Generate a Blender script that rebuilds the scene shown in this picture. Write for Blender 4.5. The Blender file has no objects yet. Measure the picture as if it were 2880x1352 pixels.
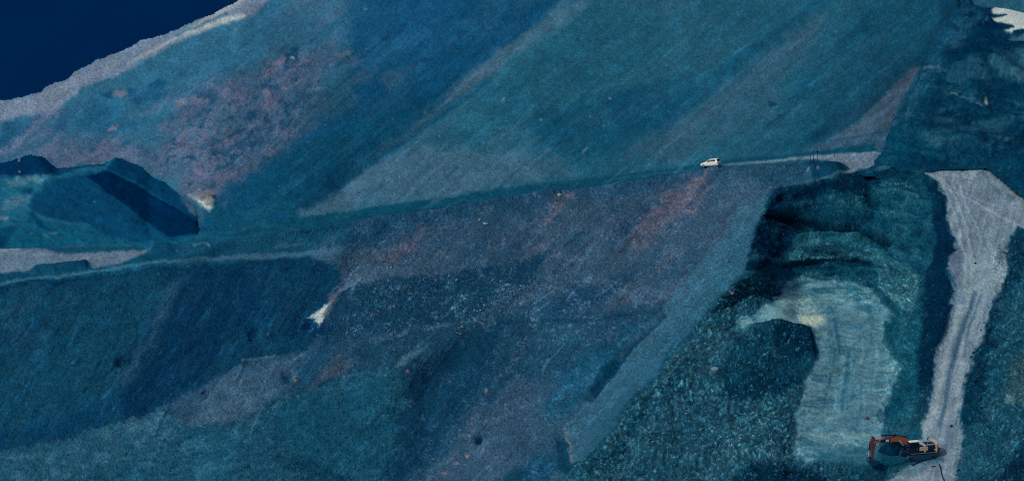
import bpy, bmesh, math, random
import numpy as np
from mathutils import Vector, Matrix
from mathutils.geometry import delaunay_2d_cdt

random.seed(7); rng = np.random.default_rng(11)
sc = bpy.context.scene
C = sc.collection

# ---------------------------------------------------------------- camera
W0, H0 = 2880.0, 1350.0
FPX = 7408.0
PITCH = math.radians(13.0)
CAM = np.array([0.0, 0.0, 118.0])
cF = np.array([0.0, math.cos(PITCH), -math.sin(PITCH)])
cU = np.array([0.0, math.sin(PITCH), math.cos(PITCH)])
cR = np.array([1.0, 0.0, 0.0])
cam = bpy.data.cameras.new('camera'); camo = bpy.data.objects.new('camera', cam); C.objects.link(camo)
camo.location = CAM; camo.rotation_euler = (math.pi/2 - PITCH, 0, 0)
cam.sensor_width = 36.0; cam.lens = 36.0*FPX/W0
cam.clip_start = 1.0; cam.clip_end = 6000.0
sc.camera = camo

def at(px, py, d):
    return CAM + cR*((px-1440)/FPX*d) + cU*((675-py)/FPX*d) + cF*d

# ---------------------------------------------------------------- light
SUN_AZ, SUN_EL = math.radians(-118), math.radians(44)     # azimuth from +Y, negative = to the left
world = bpy.data.worlds.new('World'); sc.world = world; world.use_nodes = True
nt = world.node_tree; nt.nodes.clear()
sky = nt.nodes.new('ShaderNodeTexSky'); sky.sky_type = 'NISHITA'; sky.sun_disc = False
sky.sun_elevation = SUN_EL; sky.sun_rotation = SUN_AZ
sky.air_density = 1.0; sky.dust_density = 3.0
bg = nt.nodes.new('ShaderNodeBackground'); bg.inputs[1].default_value = 0.085
wo = nt.nodes.new('ShaderNodeOutputWorld')
nt.links.new(sky.outputs[0], bg.inputs[0]); nt.links.new(bg.outputs[0], wo.inputs[0])
sl = bpy.data.lights.new('sun', 'SUN'); sl.energy = 1.5; sl.angle = math.radians(10); sl.color = (1.0, 0.95, 0.88)
so = bpy.data.objects.new('sun', sl); C.objects.link(so)
sd = Vector((math.sin(SUN_AZ)*math.cos(SUN_EL), math.cos(SUN_AZ)*math.cos(SUN_EL), math.sin(SUN_EL)))
so.rotation_euler = sd.to_track_quat('Z', 'Y').to_euler()
so.location = (-200, 100, 300)
sc.cycles.use_denoising = False; sc.cycles.filter_width = 1.1
sc.view_settings.view_transform = 'Standard'; sc.view_settings.look = 'None'; sc.view_settings.exposure = 0

# white radiance of the lit slopes: divides the wanted colour into a base colour
LIT = np.array([0.70, 0.69, 0.73])
def lin(c):
    c = np.asarray(c, dtype=np.float64)/255.0
    return np.where(c <= 0.04045, c/12.92, ((np.clip(c, 0, None)+0.055)/1.055)**2.4)
def albedo(c): return np.clip(lin(c)/LIT, 0.0, 0.85)

# ---------------------------------------------------------------- noise
def _h2(ix, iy, seed):
    n = (ix*374761393 + iy*668265263 + seed*974634777) & 0xffffffff
    n = ((n ^ (n >> 13))*1274126177) & 0xffffffff
    return ((n ^ (n >> 16)) & 0xffff)/32767.5 - 1.0
def n2(x, y, seed):
    fx, fy = np.floor(x), np.floor(y)
    tx, ty = x-fx, y-fy
    ix, iy = fx.astype(np.int64), fy.astype(np.int64)
    sx, sy = tx*tx*(3-2*tx), ty*ty*(3-2*ty)
    a = _h2(ix, iy, seed)*(1-sx) + _h2(ix+1, iy, seed)*sx
    b = _h2(ix, iy+1, seed)*(1-sx) + _h2(ix+1, iy+1, seed)*sx
    return a*(1-sy) + b*sy
def _h3(ix, iy, iz, seed):
    n = (ix*374761393 + iy*668265263 + iz*2147483647 + seed*974634777) & 0xffffffff
    n = ((n ^ (n >> 13))*1274126177) & 0xffffffff
    return ((n ^ (n >> 16)) & 0xffff)/32767.5 - 1.0
def n3(p, scale, seed):
    q = p/scale
    f = np.floor(q); t = q-f; i = f.astype(np.int64); s = t*t*(3-2*t)
    r = 0
    for dz in (0, 1):
        wz = s[..., 2] if dz else 1-s[..., 2]
        for dy in (0, 1):
            wy = s[..., 1] if dy else 1-s[..., 1]
            h0 = _h3(i[..., 0], i[..., 1]+dy, i[..., 2]+dz, seed)
            h1 = _h3(i[..., 0]+1, i[..., 1]+dy, i[..., 2]+dz, seed)
            r = r + (h0*(1-s[..., 0]) + h1*s[..., 0])*wy*wz
    return r
def worley(x, y, seed):
    """nearest and second nearest cell distance and a random value of the cell"""
    fx, fy = np.floor(x), np.floor(y); ix, iy = fx.astype(np.int64), fy.astype(np.int64)
    f1 = np.full(x.shape, 9.); f2 = np.full(x.shape, 9.); r = np.zeros(x.shape)
    for dy in (-1, 0, 1):
        for dx in (-1, 0, 1):
            cx = ix+dx; cy = iy+dy
            d = np.hypot(cx+.5+.45*_h2(cx, cy, seed)-x, cy+.5+.45*_h2(cx, cy, seed+1)-y)
            n = d < f1
            f2 = np.where(n, f1, np.minimum(f2, d)); r = np.where(n, _h2(cx, cy, seed+2), r); f1 = np.where(n, d, f1)
    return f1, f2, r
def smooth(a, b, x):
    t = np.clip((x-a)/(b-a), 0, 1); return t*t*(3-2*t)
def blur(A, r):
    if r < 1: return A
    k = np.exp(-0.5*(np.arange(-2*r, 2*r+1)/r)**2); k /= k.sum()
    for ax in (0, 1):
        pad = [(0, 0), (0, 0)]; pad[ax] = (2*r, 2*r)
        B = np.pad(A, pad, mode='edge'); out = np.zeros_like(A)
        for j, kk in enumerate(k):
            sl_ = [slice(None), slice(None)]; sl_[ax] = slice(j, j+A.shape[ax])
            out += kk*B[tuple(sl_)]
        A = out
    return A

# ---------------------------------------------------------------- survey grid (every layer of ground uses a window of it)
STEP = 2.3
class Grid:
    def __init__(s, x0, x1, y0, y1, step=STEP, seed=0):
        s.x = np.arange(x0, x1, step); s.y = np.arange(y0, y1, step)
        s.U, s.V = np.meshgrid(s.x, s.y)
        s.step, s.x0, s.y0 = step, x0, y0
        U, V = s.U, s.V
        s.wu = 0.5*n2(U/90, V/90, 2) + 0.5*n2(U/40, V/40, 3) + 0.35*n2(U/16, V/16, 4) + 0.3*n2(U/6, V/6, 5)
        s.wv = 0.5*n2(U/90, V/90, 9) + 0.5*n2(U/40, V/40, 6) + 0.35*n2(U/16, V/16, 7) + 0.3*n2(U/6, V/6, 8)
        s.col = np.zeros(U.shape+(3,))
    def win(s, xs, ys, m):
        a = max(int((min(xs)-m-s.x0)/s.step), 0); b = min(int((max(xs)+m-s.x0)/s.step)+2, len(s.x))
        c = max(int((min(ys)-m-s.y0)/s.step), 0); d = min(int((max(ys)+m-s.y0)/s.step)+2, len(s.y))
        if b <= a or d <= c: return None
        return (slice(c, d), slice(a, b))
    def polyd(s, pts, warp, m):
        """signed distance, positive inside, and its window"""
        xs = [p[0] for p in pts]; ys = [p[1] for p in pts]
        w = s.win(xs, ys, m+warp)
        if w is None: return None, None
        X = s.U[w] + warp*s.wu[w]; Y = s.V[w] + warp*s.wv[w]
        dm = np.full(X.shape, 1e18); ins = np.zeros(X.shape, bool)
        n = len(pts)
        for i in range(n):
            x1, y1 = pts[i]; x2, y2 = pts[(i+1) % n]
            ex, ey = x2-x1, y2-y1
            t = np.clip(((X-x1)*ex + (Y-y1)*ey)/(ex*ex+ey*ey+1e-9), 0, 1)
            dm = np.minimum(dm, (X-x1-t*ex)**2 + (Y-y1-t*ey)**2)
            if abs(ey) > 1e-9:
                c = ((y1 > Y) != (y2 > Y)) & (X < (x2-x1)*(Y-y1)/(y2-y1)+x1)
                ins ^= c
        return np.sqrt(dm)*np.where(ins, 1, -1), w
    def lined(s, pts, warp, m):
        """distance to a polyline and running parameter"""
        xs = [p[0] for p in pts]; ys = [p[1] for p in pts]
        w = s.win(xs, ys, m+warp)
        if w is None: return None, None, None
        X = s.U[w] + warp*s.wu[w]; Y = s.V[w] + warp*s.wv[w]
        dm = np.full(X.shape, 1e18); T = np.zeros(X.shape); n = len(pts)-1
        for i in range(n):
            x1, y1 = pts[i][:2]; x2, y2 = pts[i+1][:2]
            ex, ey = x2-x1, y2-y1
            t = np.clip(((X-x1)*ex + (Y-y1)*ey)/(ex*ex+ey*ey+1e-9), 0, 1)
            d = (X-x1-t*ex)**2 + (Y-y1-t*ey)**2
            k = d < dm; dm = np.where(k, d, dm); T = np.where(k, (i+t)/n, T)
        return np.sqrt(dm), T, w
    def mix(s, w, a, col):
        s.col[w] = s.col[w]*(1-a[..., None]) + np.asarray(col, float)*a[..., None]
    def P(s, pts, col, a=1.0, f=8, warp=10, nz=None):
        d, w = s.polyd(pts, warp, f)
        if w is None: return
        al = smooth(-f, f, d)*a
        if nz is not None: al = al*nz[w]
        s.mix(w, al, col)
    def S(s, pts, wd, col, a=1.0, f=4, warp=4, nz=None, taper=(1, 1)):
        d, T, w = s.lined(pts, warp, wd+f)
        if w is None: return
        ww = wd*(taper[0]*(1-T)+taper[1]*T)
        al = smooth(f, -f, d-ww*0.5)*a*np.clip(ww/wd*4, 0, 1)
        if nz is not None: al = al*nz[w]
        s.mix(w, al, col)
    def dot(s, x, y, rx, ry, col, a=1.0, f=.5, warp=6, ang=0):
        r = max(rx, ry)*(1+f)
        w = s.win([x], [y], r+warp)
        if w is None: return
        X = s.U[w]+warp*s.wu[w]-x; Y = s.V[w]+warp*s.wv[w]-y
        c, sn = math.cos(math.radians(ang)), math.sin(math.radians(ang))
        X, Y = X*c+Y*sn, -X*sn+Y*c
        d = np.sqrt((X/rx)**2+(Y/ry)**2)
        s.mix(w, smooth(1+f, 1-f, d)*a, col)
    def nz(s, sx, sy, ang, seed, lo=-.2, hi=.4, warp=0):
        c, sn = math.cos(math.radians(ang)), math.sin(math.radians(ang))
        X, Y = s.U+warp*s.wu, s.V+warp*s.wv
        a = X*c+Y*sn; b = -X*sn+Y*c
        v = 0.6*n2(a/sx, b/sy, seed) + 0.3*n2(a/sx*2.1, b/sy*2.1, seed+1) + 0.2*n2(a/sx*4.3, b/sy*4.3, seed+2)
        return smooth(lo, hi, v)

def surface(g, pts, brk=(), bl=4):
    """inverse depth through the survey points, linear on triangles (flat facets in space)"""
    vs = [Vector((p[0], p[1])) for p in pts]
    val = {(round(p[0], 1), round(p[1], 1)): 1.0/p[2] for p in pts}
    idx = {(p[0], p[1]): i for i, p in enumerate(pts)}
    edges = []
    for line in brk:
        for a, b in zip(line[:-1], line[1:]): edges.append((idx[a], idx[b]))
    ov, oe, of, *_ = delaunay_2d_cdt(vs, edges, [], 0, 1e-4)
    ow = []
    for v in ov:
        k = (round(v.x, 1), round(v.y, 1))
        if k in val: ow.append(val[k])
        else: ow.append(min(((v.x-p[0])**2+(v.y-p[1])**2, 1.0/p[2]) for p in pts)[1])
    Wd = np.full(g.U.shape, np.nan)
    for f in of:
        (x1, y1), (x2, y2), (x3, y3) = [(ov[i].x, ov[i].y) for i in f]
        w = g.win([x1, x2, x3], [y1, y2, y3], g.step)
        if w is None: continue
        X, Y = g.U[w], g.V[w]
        D = (y2-y3)*(x1-x3)+(x3-x2)*(y1-y3)
        if abs(D) < 1e-9: continue
        a = ((y2-y3)*(X-x3)+(x3-x2)*(Y-y3))/D; b = ((y3-y1)*(X-x3)+(x1-x3)*(Y-y3))/D; c = 1-a-b
        m = (a >= -1e-6) & (b >= -1e-6) & (c >= -1e-6)
        sub = Wd[w]; sub[m] = (a*ow[f[0]]+b*ow[f[1]]+c*ow[f[2]])[m]
    if np.isnan(Wd).any():
        Wd[np.isnan(Wd)] = np.nanmean(Wd)
    return blur(Wd, bl)

def place(g, Wd):
    d = 1.0/Wd
    return (CAM + cR*((g.U-1440)/FPX*d)[..., None] + cU*((675-g.V)/FPX*d)[..., None] + cF*d[..., None])
def normals(P):
    du = np.gradient(P, axis=1); dv = np.gradient(P, axis=0)
    n = np.cross(dv, du)
    n /= np.linalg.norm(n, axis=-1, keepdims=True)+1e-12
    return n

# ---------------------------------------------------------------- materials
def ground_mat(name, rough_scale=1.0, amt=0.35, bump=0.5):
    m = bpy.data.materials.new(name); m.use_nodes = True
    t = m.node_tree; t.nodes.clear(); N = t.nodes.new; L = t.links.new
    out = N('ShaderNodeOutputMaterial'); b = N('ShaderNodeBsdfPrincipled')
    b.inputs['Roughness'].default_value = 0.95
    b.inputs['Specular IOR Level'].default_value = 0.0
    at_ = N('ShaderNodeAttribute'); at_.attribute_name = 'tint'
    co = N('ShaderNodeTexCoord')
    n1 = N('ShaderNodeTexNoise'); n1.inputs['Scale'].default_value = 2.6*rough_scale; n1.inputs['Detail'].default_value = 6; n1.inputs['Roughness'].default_value = .75
    n2_ = N('ShaderNodeTexNoise'); n2_.inputs['Scale'].default_value = 0.35*rough_scale; n2_.inputs['Detail'].default_value = 4
    L(co.outputs['Object'], n1.inputs['Vector']); L(co.outputs['Object'], n2_.inputs['Vector'])
    mr = N('ShaderNodeMapRange'); mr.inputs['From Min'].default_value = .3; mr.inputs['From Max'].default_value = .7
    mr.inputs['To Min'].default_value = 1-amt; mr.inputs['To Max'].default_value = 1+amt
    L(n1.outputs['Fac'], mr.inputs['Value'])
    mr2 = N('ShaderNodeMapRange'); mr2.inputs['From Min'].default_value = .3; mr2.inputs['From Max'].default_value = .7
    mr2.inputs['To Min'].default_value = .94; mr2.inputs['To Max'].default_value = 1.06
    L(n2_.outputs['Fac'], mr2.inputs['Value'])
    mu = N('ShaderNodeMath'); mu.operation = 'MULTIPLY'; L(mr.outputs[0], mu.inputs[0]); L(mr2.outputs[0], mu.inputs[1])
    vm = N('ShaderNodeVectorMath'); vm.operation = 'SCALE'
    L(at_.outputs['Color'], vm.inputs[0]); L(mu.outputs[0], vm.inputs['Scale'])
    L(vm.outputs[0], b.inputs['Base Color'])
    bp = N('ShaderNodeBump'); bp.inputs['Strength'].default_value = bump; bp.inputs['Distance'].default_value = 0.25
    L(n1.outputs['Fac'], bp.inputs['Height']); L(bp.outputs[0], b.inputs['Normal'])
    L(b.outputs[0], out.inputs[0])
    return m
M_SOIL = ground_mat('gravelly soil', 2.2, .40, .4)
M_ROAD = ground_mat('packed dirt', 1.6, .24, .25)
M_ROCK = ground_mat('broken rock', 1.8, .5, .8)
M_FAR = ground_mat('hazy forest', .12, .10, .1)

def flat_mat(name, col, rough=0.6, spec=0.3, metal=0.0, amt=.12, scale=6.0, raw=False):
    m = bpy.data.materials.new(name); m.use_nodes = True
    t = m.node_tree; N = t.nodes.new; L = t.links.new
    b = t.nodes['Principled BSDF']
    b.inputs['Roughness'].default_value = rough; b.inputs['Specular IOR Level'].default_value = spec
    b.inputs['Metallic'].default_value = metal
    c = albedo(col) if not raw else np.array(col)
    co = N('ShaderNodeTexCoord'); n = N('ShaderNodeTexNoise'); n.inputs['Scale'].default_value = scale; n.inputs['Detail'].default_value = 4
    L(co.outputs['Object'], n.inputs['Vector'])
    r = N('ShaderNodeMix'); r.data_type = 'RGBA'
    r.inputs['A'].default_value = (*(c*(1-amt*2)), 1); r.inputs['B'].default_value = (*np.clip(c*(1+amt*2), 0, .9), 1)
    L(n.outputs['Fac'], r.inputs['Factor']); L(r.outputs['Result'], b.inputs['Base Color'])
    return m

# ---------------------------------------------------------------- mesh from arrays
def mesh_arrays(name, verts, faces, cols=None, mat=None, parent=None, smoothf=True):
    me = bpy.data.meshes.new(name)
    nv, nf = len(verts), len(faces); k = faces.shape[1]
    me.vertices.add(nv); me.vertices.foreach_set('co', np.ascontiguousarray(verts, dtype=np.float32).ravel())
    me.loops.add(nf*k); me.loops.foreach_set('vertex_index', np.ascontiguousarray(faces, dtype=np.int32).ravel())
    me.polygons.add(nf); me.polygons.foreach_set('loop_start', np.arange(0, nf*k, k, dtype=np.int32))
    me.polygons.foreach_set('loop_total', np.full(nf, k, dtype=np.int32))
    me.polygons.foreach_set('use_smooth', np.full(nf, smoothf, dtype=bool))
    me.update(calc_edges=True)
    if cols is not None:
        a = me.attributes.new('tint', 'FLOAT_COLOR', 'POINT')
        a.data.foreach_set('color', np.ascontiguousarray(np.concatenate([cols, np.ones((nv, 1))], 1), dtype=np.float32).ravel())
    if mat: me.materials.append(mat)
    o = bpy.data.objects.new(name, me); C.objects.link(o)
    if parent: o.parent = parent
    return o
def grid_mesh(name, P, cols, keep, mat, **props):
    """keep: bool per grid cell"""
    h, w = P.shape[:2]
    ii, jj = np.nonzero(keep)
    q = np.stack([ii*w+jj, (ii+1)*w+jj, (ii+1)*w+jj+1, ii*w+jj+1], 1)
    used, inv = np.unique(q, return_inverse=True)
    o = mesh_arrays(name, P.reshape(-1, 3)[used], inv.reshape(q.shape), cols.reshape(-1, 3)[used], mat)
    for k_, v in props.items(): o[k_] = v
    return o

# ================================================================ GROUND, main sheet
g = Grid(-330, 3215, -190, 1560)
U, V = g.U, g.V
RIM = [(-330, 385), (-10, 292), (60, 268), (110, 258), (150, 232), (190, 220), (215, 196), (260, 170), (300, 158), (350, 140), (400, 116), (440, 104),
       (500, 84), (545, 60), (600, 42), (650, 14), (700, -16), (800, -70), (990, -190)]
pts = [(-330,-190,600),(300,-190,575),(1000,-190,548),(1500,-190,544),(2400,-190,537),(3215,-190,532),
 (-330,385,552),(0,290,546),(300,160,553),(700,-10,545),(1000,100,531),(1500,60,525),(2400,0,524),(2800,0,526),
 (-330,460,535),(0,470,528),(320,480,516),(560,560,486),(-330,640,505),(0,640,503),(320,630,497),
 # road under the big slope
 (560,645,479),(700,632,479),(1000,592,486),(1500,522,494),(2000,455,500),(2250,430,500),(2450,400,503),
 (560,690,468),(700,655,474),(1000,625,479),(1500,548,488),(2000,472,496),(2250,452,495),
 (2310,470,492),(2370,455,491),(2460,425,493),(2440,470,481),(2190,527,465),(2330,500,470),
 (2650,395,500),(2650,330,510),(2880,350,510),(3215,350,508),
 (2600,470,474),(2750,470,473),(2880,520,466),(3215,560,460),
 (2620,560,462),(2700,600,454),(2880,620,453),(3215,640,451),
 # haul road on the right
 (2690,660,447),(2720,750,438),(2800,750,437),(2690,900,423),(2740,900,422),(2640,1050,409),(2700,1050,408),(2600,1200,396),(2680,1200,395),(2600,1300,385),(2600,1352,380),(2680,1352,379),(2580,1560,360),
 (2880,760,435),(2880,900,419),(2880,1200,392),(2880,1352,378),(3215,900,415),(3215,1352,376),(3215,1560,358),
 # pit rim
 (2180,530,464),(2150,585,459),(2470,482,473),(2600,480,471),(2655,570,460),(2665,650,448),(2650,720,441),(2655,800,433),(2625,950,418),(2595,1100,404),(2575,1190,397),
 # pit back wall with ledge
 (2200,660,461),(2260,625,463),(2480,640,461),(2520,700,455),(2260,690,459),(2450,710,457),
 (2210,760,458),(2350,765,459),(2460,790,455),(2130,760,445),(2100,770,444),
 # pit floor
 (2150,830,451),(2230,800,459),(2350,800,459),(2470,870,449),(2350,870,449),(2250,905,444),(2400,1000,428),(2510,1000,428),(2340,1100,414),(2505,1120,411),(2300,1200,400),(2520,1220,398),(2350,1290,389),(2520,1285,390),(2250,1352,381),(2440,1352,380),
 # rubble heap left of the floor
 (2120,930,436),(2200,918,434),(2272,935,432),(2278,1000,424),(2255,1100,410),(2215,1190,398),(2100,1050,420),(2000,1000,431),(1960,1120,416),(2020,880,444),(2100,820,450),
 (1850,1100,421),(1800,1250,402),(1650,1310,400),(1900,1352,390),(2200,1300,385),(2200,1352,378),(2300,1320,383),(1600,1560,370),(2200,1560,356),
 # smooth slab
 (2120,620,460),(2090,760,446),(1970,900,442),(1800,1080,430),(1580,1320,413),(1900,870,450),(1720,1000,444),(1500,1300,428),(1500,1560,395),
 # slope under the road
 (1000,800,467),(1500,800,470),(1800,700,473),(1500,1100,448),(1200,1352,432),(1200,1100,449),(1000,1560,410),
 # left bench
 (-330,850,455),(0,797,463),(300,765,466),(430,742,467),(600,738,468),(860,720,471),(950,735,469),(-330,720,478),(0,690,487),(430,690,482),
 # slope under the bench, valley, near spur
 (-330,1360,432),(0,1265,440),(350,1180,443),(550,1080,449),(850,985,455),(1130,1035,450),
 (-330,1460,420),(0,1352,431),(500,1352,429),(1000,1352,432),(700,1200,438),(1060,1200,441),(-330,1560,410),(500,1560,405)]
brk = [[(560,645),(700,632),(1000,592),(1500,522),(2000,455),(2250,430)], [(560,690),(700,655),(1000,625),(1500,548),(2000,472),(2250,452)],
       [(0,797),(300,765),(430,742),(600,738),(860,720),(950,735)],
       [(2190,527),(2180,530),(2150,585)], [(2470,482),(2600,480),(2655,570),(2665,650),(2650,720),(2655,800),(2625,950),(2595,1100),(2575,1190)],
       [(2120,930),(2200,918),(2272,935),(2278,1000),(2255,1100),(2215,1190)],
       [(0,1265),(350,1180),(550,1080),(850,985)],
       [(2090,760),(1970,900),(1800,1080),(1580,1320)]]
Wd = surface(g, pts, brk, 5)
P0 = place(g, Wd)

# ---------------------------------------------------------------- colours of the ground (soil, ash, spoil of different pits; some shade painted in)
g.col[:] = (31, 76, 104)
ST = -40                                   # direction of the tipped streaks
st1 = g.nz(170, 16, ST, 21, -.15, .4); st2 = g.nz(90, 9, ST, 31, -.1, .45); st3 = g.nz(240, 30, ST, 36, -.3, .5)
cl1 = g.nz(34, 22, -20, 41, -.1, .35, 8); cl2 = g.nz(16, 11, -20, 51, -.1, .4, 5); cl3 = g.nz(70, 45, -25, 61, -.2, .4, 10)
hz1 = g.nz(90, 12, -5, 71, -.1, .4)
sp1 = smooth(.15, .55, n2(U/5.5, V/4.5, 311)*.7+n2(U/2.8, V/2.6, 312)*.5); sp2 = smooth(.2, .6, n2(U/8, V/6, 313)*.6+n2(U/3.4, V/3, 314)*.6)
# --- the big hillside
g.P([(-330,300),(700,-60),(1150,-190),(1000,160),(820,330),(620,560),(-330,600)], (36,86,119), f=20)
g.P([(820,-60),(1000,-190),(1180,-60),(980,60),(900,200),(760,200)], (56,86,119), .8, f=40, warp=20, nz=st3)
g.P([(1180,-190),(1620,-190),(1555,12),(1480,75),(1330,185),(1150,330),(960,490),(850,600),(700,640),(540,665),(590,570),(680,490),(800,420),(900,340),(1010,285),(980,170),(1020,60)], (10,66,106), f=14, warp=16)
g.P([(1000,-60),(1300,-60),(1250,120),(1050,165),(960,90)], (13,70,113), .9, f=40, warp=20)
g.P([(880,330),(950,160),(1050,158),(1180,172),(1060,262),(930,340)], (48,80,113), .9, f=20, warp=16, nz=cl3)
g.P([(560,660),(620,560),(900,370),(1200,240),(1320,190),(1150,330),(960,490),(850,600),(700,640)], (6,66,98), .85, f=22, warp=16)
g.P([(640,600),(900,420),(1120,300),(1150,310),(900,510),(760,620)], (20,78,108), .55, f=16, warp=14, nz=st1)
g.S([(1555,5),(1480,70),(1330,180),(1200,262)], 26, (6,58,96), .6, f=12)
# scrub
scr = [(430,420),(450,330),(560,262),(700,205),(820,140),(930,150),(900,240),(880,310),(830,390),(720,470),(640,525),(610,585),(560,560),(450,480),(330,470),(150,470),(140,420),(300,390)]
g.P(scr, (68,80,110), .95, f=30, warp=30, nz=.65+.35*cl3)
g.P(scr, (84,80,108), .75, f=26, warp=30, nz=cl1*cl3)
g.P(scr, (96,86,110), .55, f=20, warp=30, nz=cl2*cl1)
g.P(scr, (22,62,98), .75, f=26, warp=20, nz=g.nz(30, 15, -25, 91, .12, .5, 8))
g.P([(-60,450),(0,400),(110,350),(220,380),(330,390),(420,440),(300,460)], (76,82,114), .75, f=24, warp=20, nz=.4+.6*cl1)
g.P([(740,270),(800,235),(880,225),(905,245),(850,262),(800,270)], (108,92,114), .8, f=10, warp=16, nz=cl1)
g.P([(700,200),(760,178),(850,150),(850,165),(770,200),(720,215)], (100,92,116), .8, f=8, warp=14, nz=cl1)
g.S([(330,338),(390,320),(440,290),(560,235),(620,206)], 12, (88,96,124), .6, f=8, warp=14)
g.S([(480,268),(560,236),(640,190)], 5, (20,60,98), .6, f=5, warp=8)
for x, y, rx, ry, c in [(440,232,26,12,(6,58,98)),(425,262,40,18,(16,66,104)),(300,264,14,9,(8,58,98)),(362,258,20,10,(14,62,100)),(382,280,20,16,(14,62,100)),(330,262,22,8,(96,90,112)),
                        (170,350,20,30,(30,72,108)),(280,320,60,34,(22,76,112)),(828,135,16,12,(6,54,92)),(820,160,22,14,(14,58,96)),(705,330,22,12,(22,62,98)),(355,405,16,6,(16,66,104)),
                        (515,207,12,10,(24,72,112)),(350,345,60,24,(26,76,112)),(818,166,6,4,(150,140,140)),(510,284,12,8,(112,98,116)),(320,360,14,6,(104,92,114)),(245,440,26,7,(84,88,116)),
                        (960,152,26,7,(92,100,116)),(1080,100,14,12,(6,52,94)),(1300,36,18,8,(10,60,100)),(1026,24,6,4,(104,104,130)),(1190,174,28,6,(6,50,90))]:
    g.dot(x, y, rx, ry, c, .85, f=.6, warp=12, ang=-15)
# pale rim
g.P([(-330,385),(-10,288),(110,256),(150,228),(215,190),(300,150),(400,112),(500,80),(600,38),(700,-20),(900,-120),(800,-40),(720,35),(600,78),(480,128),(380,185),(310,215),(235,245),(180,290),(130,330),(60,320),(-20,350),(-330,440)], (96,106,134), f=8, warp=7)
g.P([(-10,300),(120,262),(210,205),(300,170),(340,170),(240,235),(160,290),(60,310)], (112,116,140), .8, f=16, warp=16, nz=.4+.6*cl3)
g.S([(320,206),(390,165),(480,115),(560,80),(640,58)], 11, (140,140,154), .9, f=8, warp=3, taper=(.4, 1.2))
g.S([(520,95),(600,50),(680,0),(740,-50)], 17, (146,143,152), .95, f=8, warp=5)
g.S([(545,92),(620,62),(680,42)], 11, (150,146,152), .9, f=6, warp=5)
g.S([(500,98),(560,76),(640,40)], 6, (40,84,116), .8, f=5, warp=6)
g.S([(-20,430),(40,398),(100,345),(150,310)], 26, (92,98,134), .85, f=14, warp=12)
g.dot(35, 355, 34, 26, (24,70,106), .85, warp=16); g.dot(8, 395, 30, 22, (16,66,102), .8, warp=16); g.dot(60,345,22,10,(40,78,114),.6,warp=14)
g.dot(105, 325, 14, 12, (50,82,116), .7, warp=12); g.dot(330, 195, 40, 10, (84,98,132), .5, ang=-32)
# --- large pale/teal slope
g.P([(1640,-190),(1562,15),(1480,78),(1330,182),(1160,335),(960,500),(850,603),(1120,573),(1500,518),(2000,452),(2450,402),(2660,60),(2760,-190)], (24,79,105), f=7, warp=9)
g.P([(1562,15),(1700,-30),(1600,60),(1460,140),(1320,225),(1180,345),(1080,430),(960,520),(850,603),(1000,580),(1010,500),(1330,182),(1480,78)], (56,86,112), .85, f=16, warp=12)
g.P([(1330,182),(1400,150),(1420,170),(1230,320),(1050,460),(960,520),(1000,470),(1160,335)], (60,84,110), .7, f=14, warp=10)
g.P([(850,603),(960,500),(1080,425),(1180,400),(1330,430),(1560,440),(1640,480),(1500,518),(1120,573)], (62,92,119), .85, f=22, warp=20)
g.P([(1000,470),(1400,330),(1500,400),(1400,480),(1150,520)], (46,84,112), .7, f=40, warp=30, nz=cl3)
g.P([(1100,440),(1300,300),(1450,300),(1500,250),(1600,300),(1500,420),(1300,410),(1150,470)], (34,82,109), .6, f=30, warp=20, nz=st3)
g.P([(1480,340),(1620,300),(1720,255),(1950,200),(1960,290),(1880,350),(1750,410),(1640,440),(1520,400)], (10,68,99), .85, f=30, warp=24)
g.P([(1500,340),(1800,240),(1840,300),(1640,400)], (9,64,97), .5, f=30, warp=24, nz=st3)
g.S([(1368,218),(1300,262),(1230,310),(1130,385),(1000,470),(860,575)], 24, (6,60,94), .85, f=12, warp=8, taper=(.7, 1))
g.S([(1250,262),(1130,345),(1040,420),(940,500)], 14, (10,64,98), .7, f=10, warp=8)
g.S([(1230,290),(1180,330)], 4, (70,96,120), .3, f=4)
g.S([(1212,345),(1180,385),(1120,440),(1090,470)], 4, (96,108,132), .55, f=4, warp=3)
g.P([(1640,-190),(1562,15),(1700,40),(2000,60),(2120,-190)], (38,82,108), .6, f=40, warp=20, nz=cl3)
g.P([(2300,40),(2230,80),(2080,210),(1900,340),(1760,430),(1900,445),(2050,330),(2200,220),(2330,100)], (48,80,107), .8, f=22, warp=18)
g.P([(2060,300),(2200,230),(2180,330),(2000,420),(1880,440)], (44,80,107), .6, f=30, warp=20)
g.P([(2330,110),(2660,-190),(2700,-100),(2600,170),(2480,330),(2330,385),(2150,440),(2080,430),(2180,330)], (14,70,99), .8, f=30, warp=20)
g.S([(2330,-10),(2150,120),(1960,270),(1840,360)], 26, (12,66,98), .7, f=16, warp=14)
g.S([(2600,170),(2520,250),(2400,320),(2280,385)], 26, (9,60,92), .8, f=10, warp=6)
g.P([(2700,-190),(2720,-20),(2600,175),(2560,190),(2640,60),(2660,-190)], (6,54,88), .8, f=14, warp=10)
g.P([(2592,176),(2560,185),(2500,255),(2430,320),(2330,390),(2505,366),(2530,300)], (64,82,108), f=5, warp=5)
g.P([(2270,420),(2340,386),(2500,366),(2490,405),(2440,425),(2300,440)], (52,78,106), .9, f=6, warp=8)
g.P([(2330,405),(2480,375),(2490,400),(2380,425)], (24,62,94), .7, f=6, warp=10, nz=cl2)
g.S([(2345,392),(2440,376),(2505,366)], 4, (18,60,92), .6, f=4)
g.dot(2168, 290, 14, 7, (6,46,82), .8)
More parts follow.
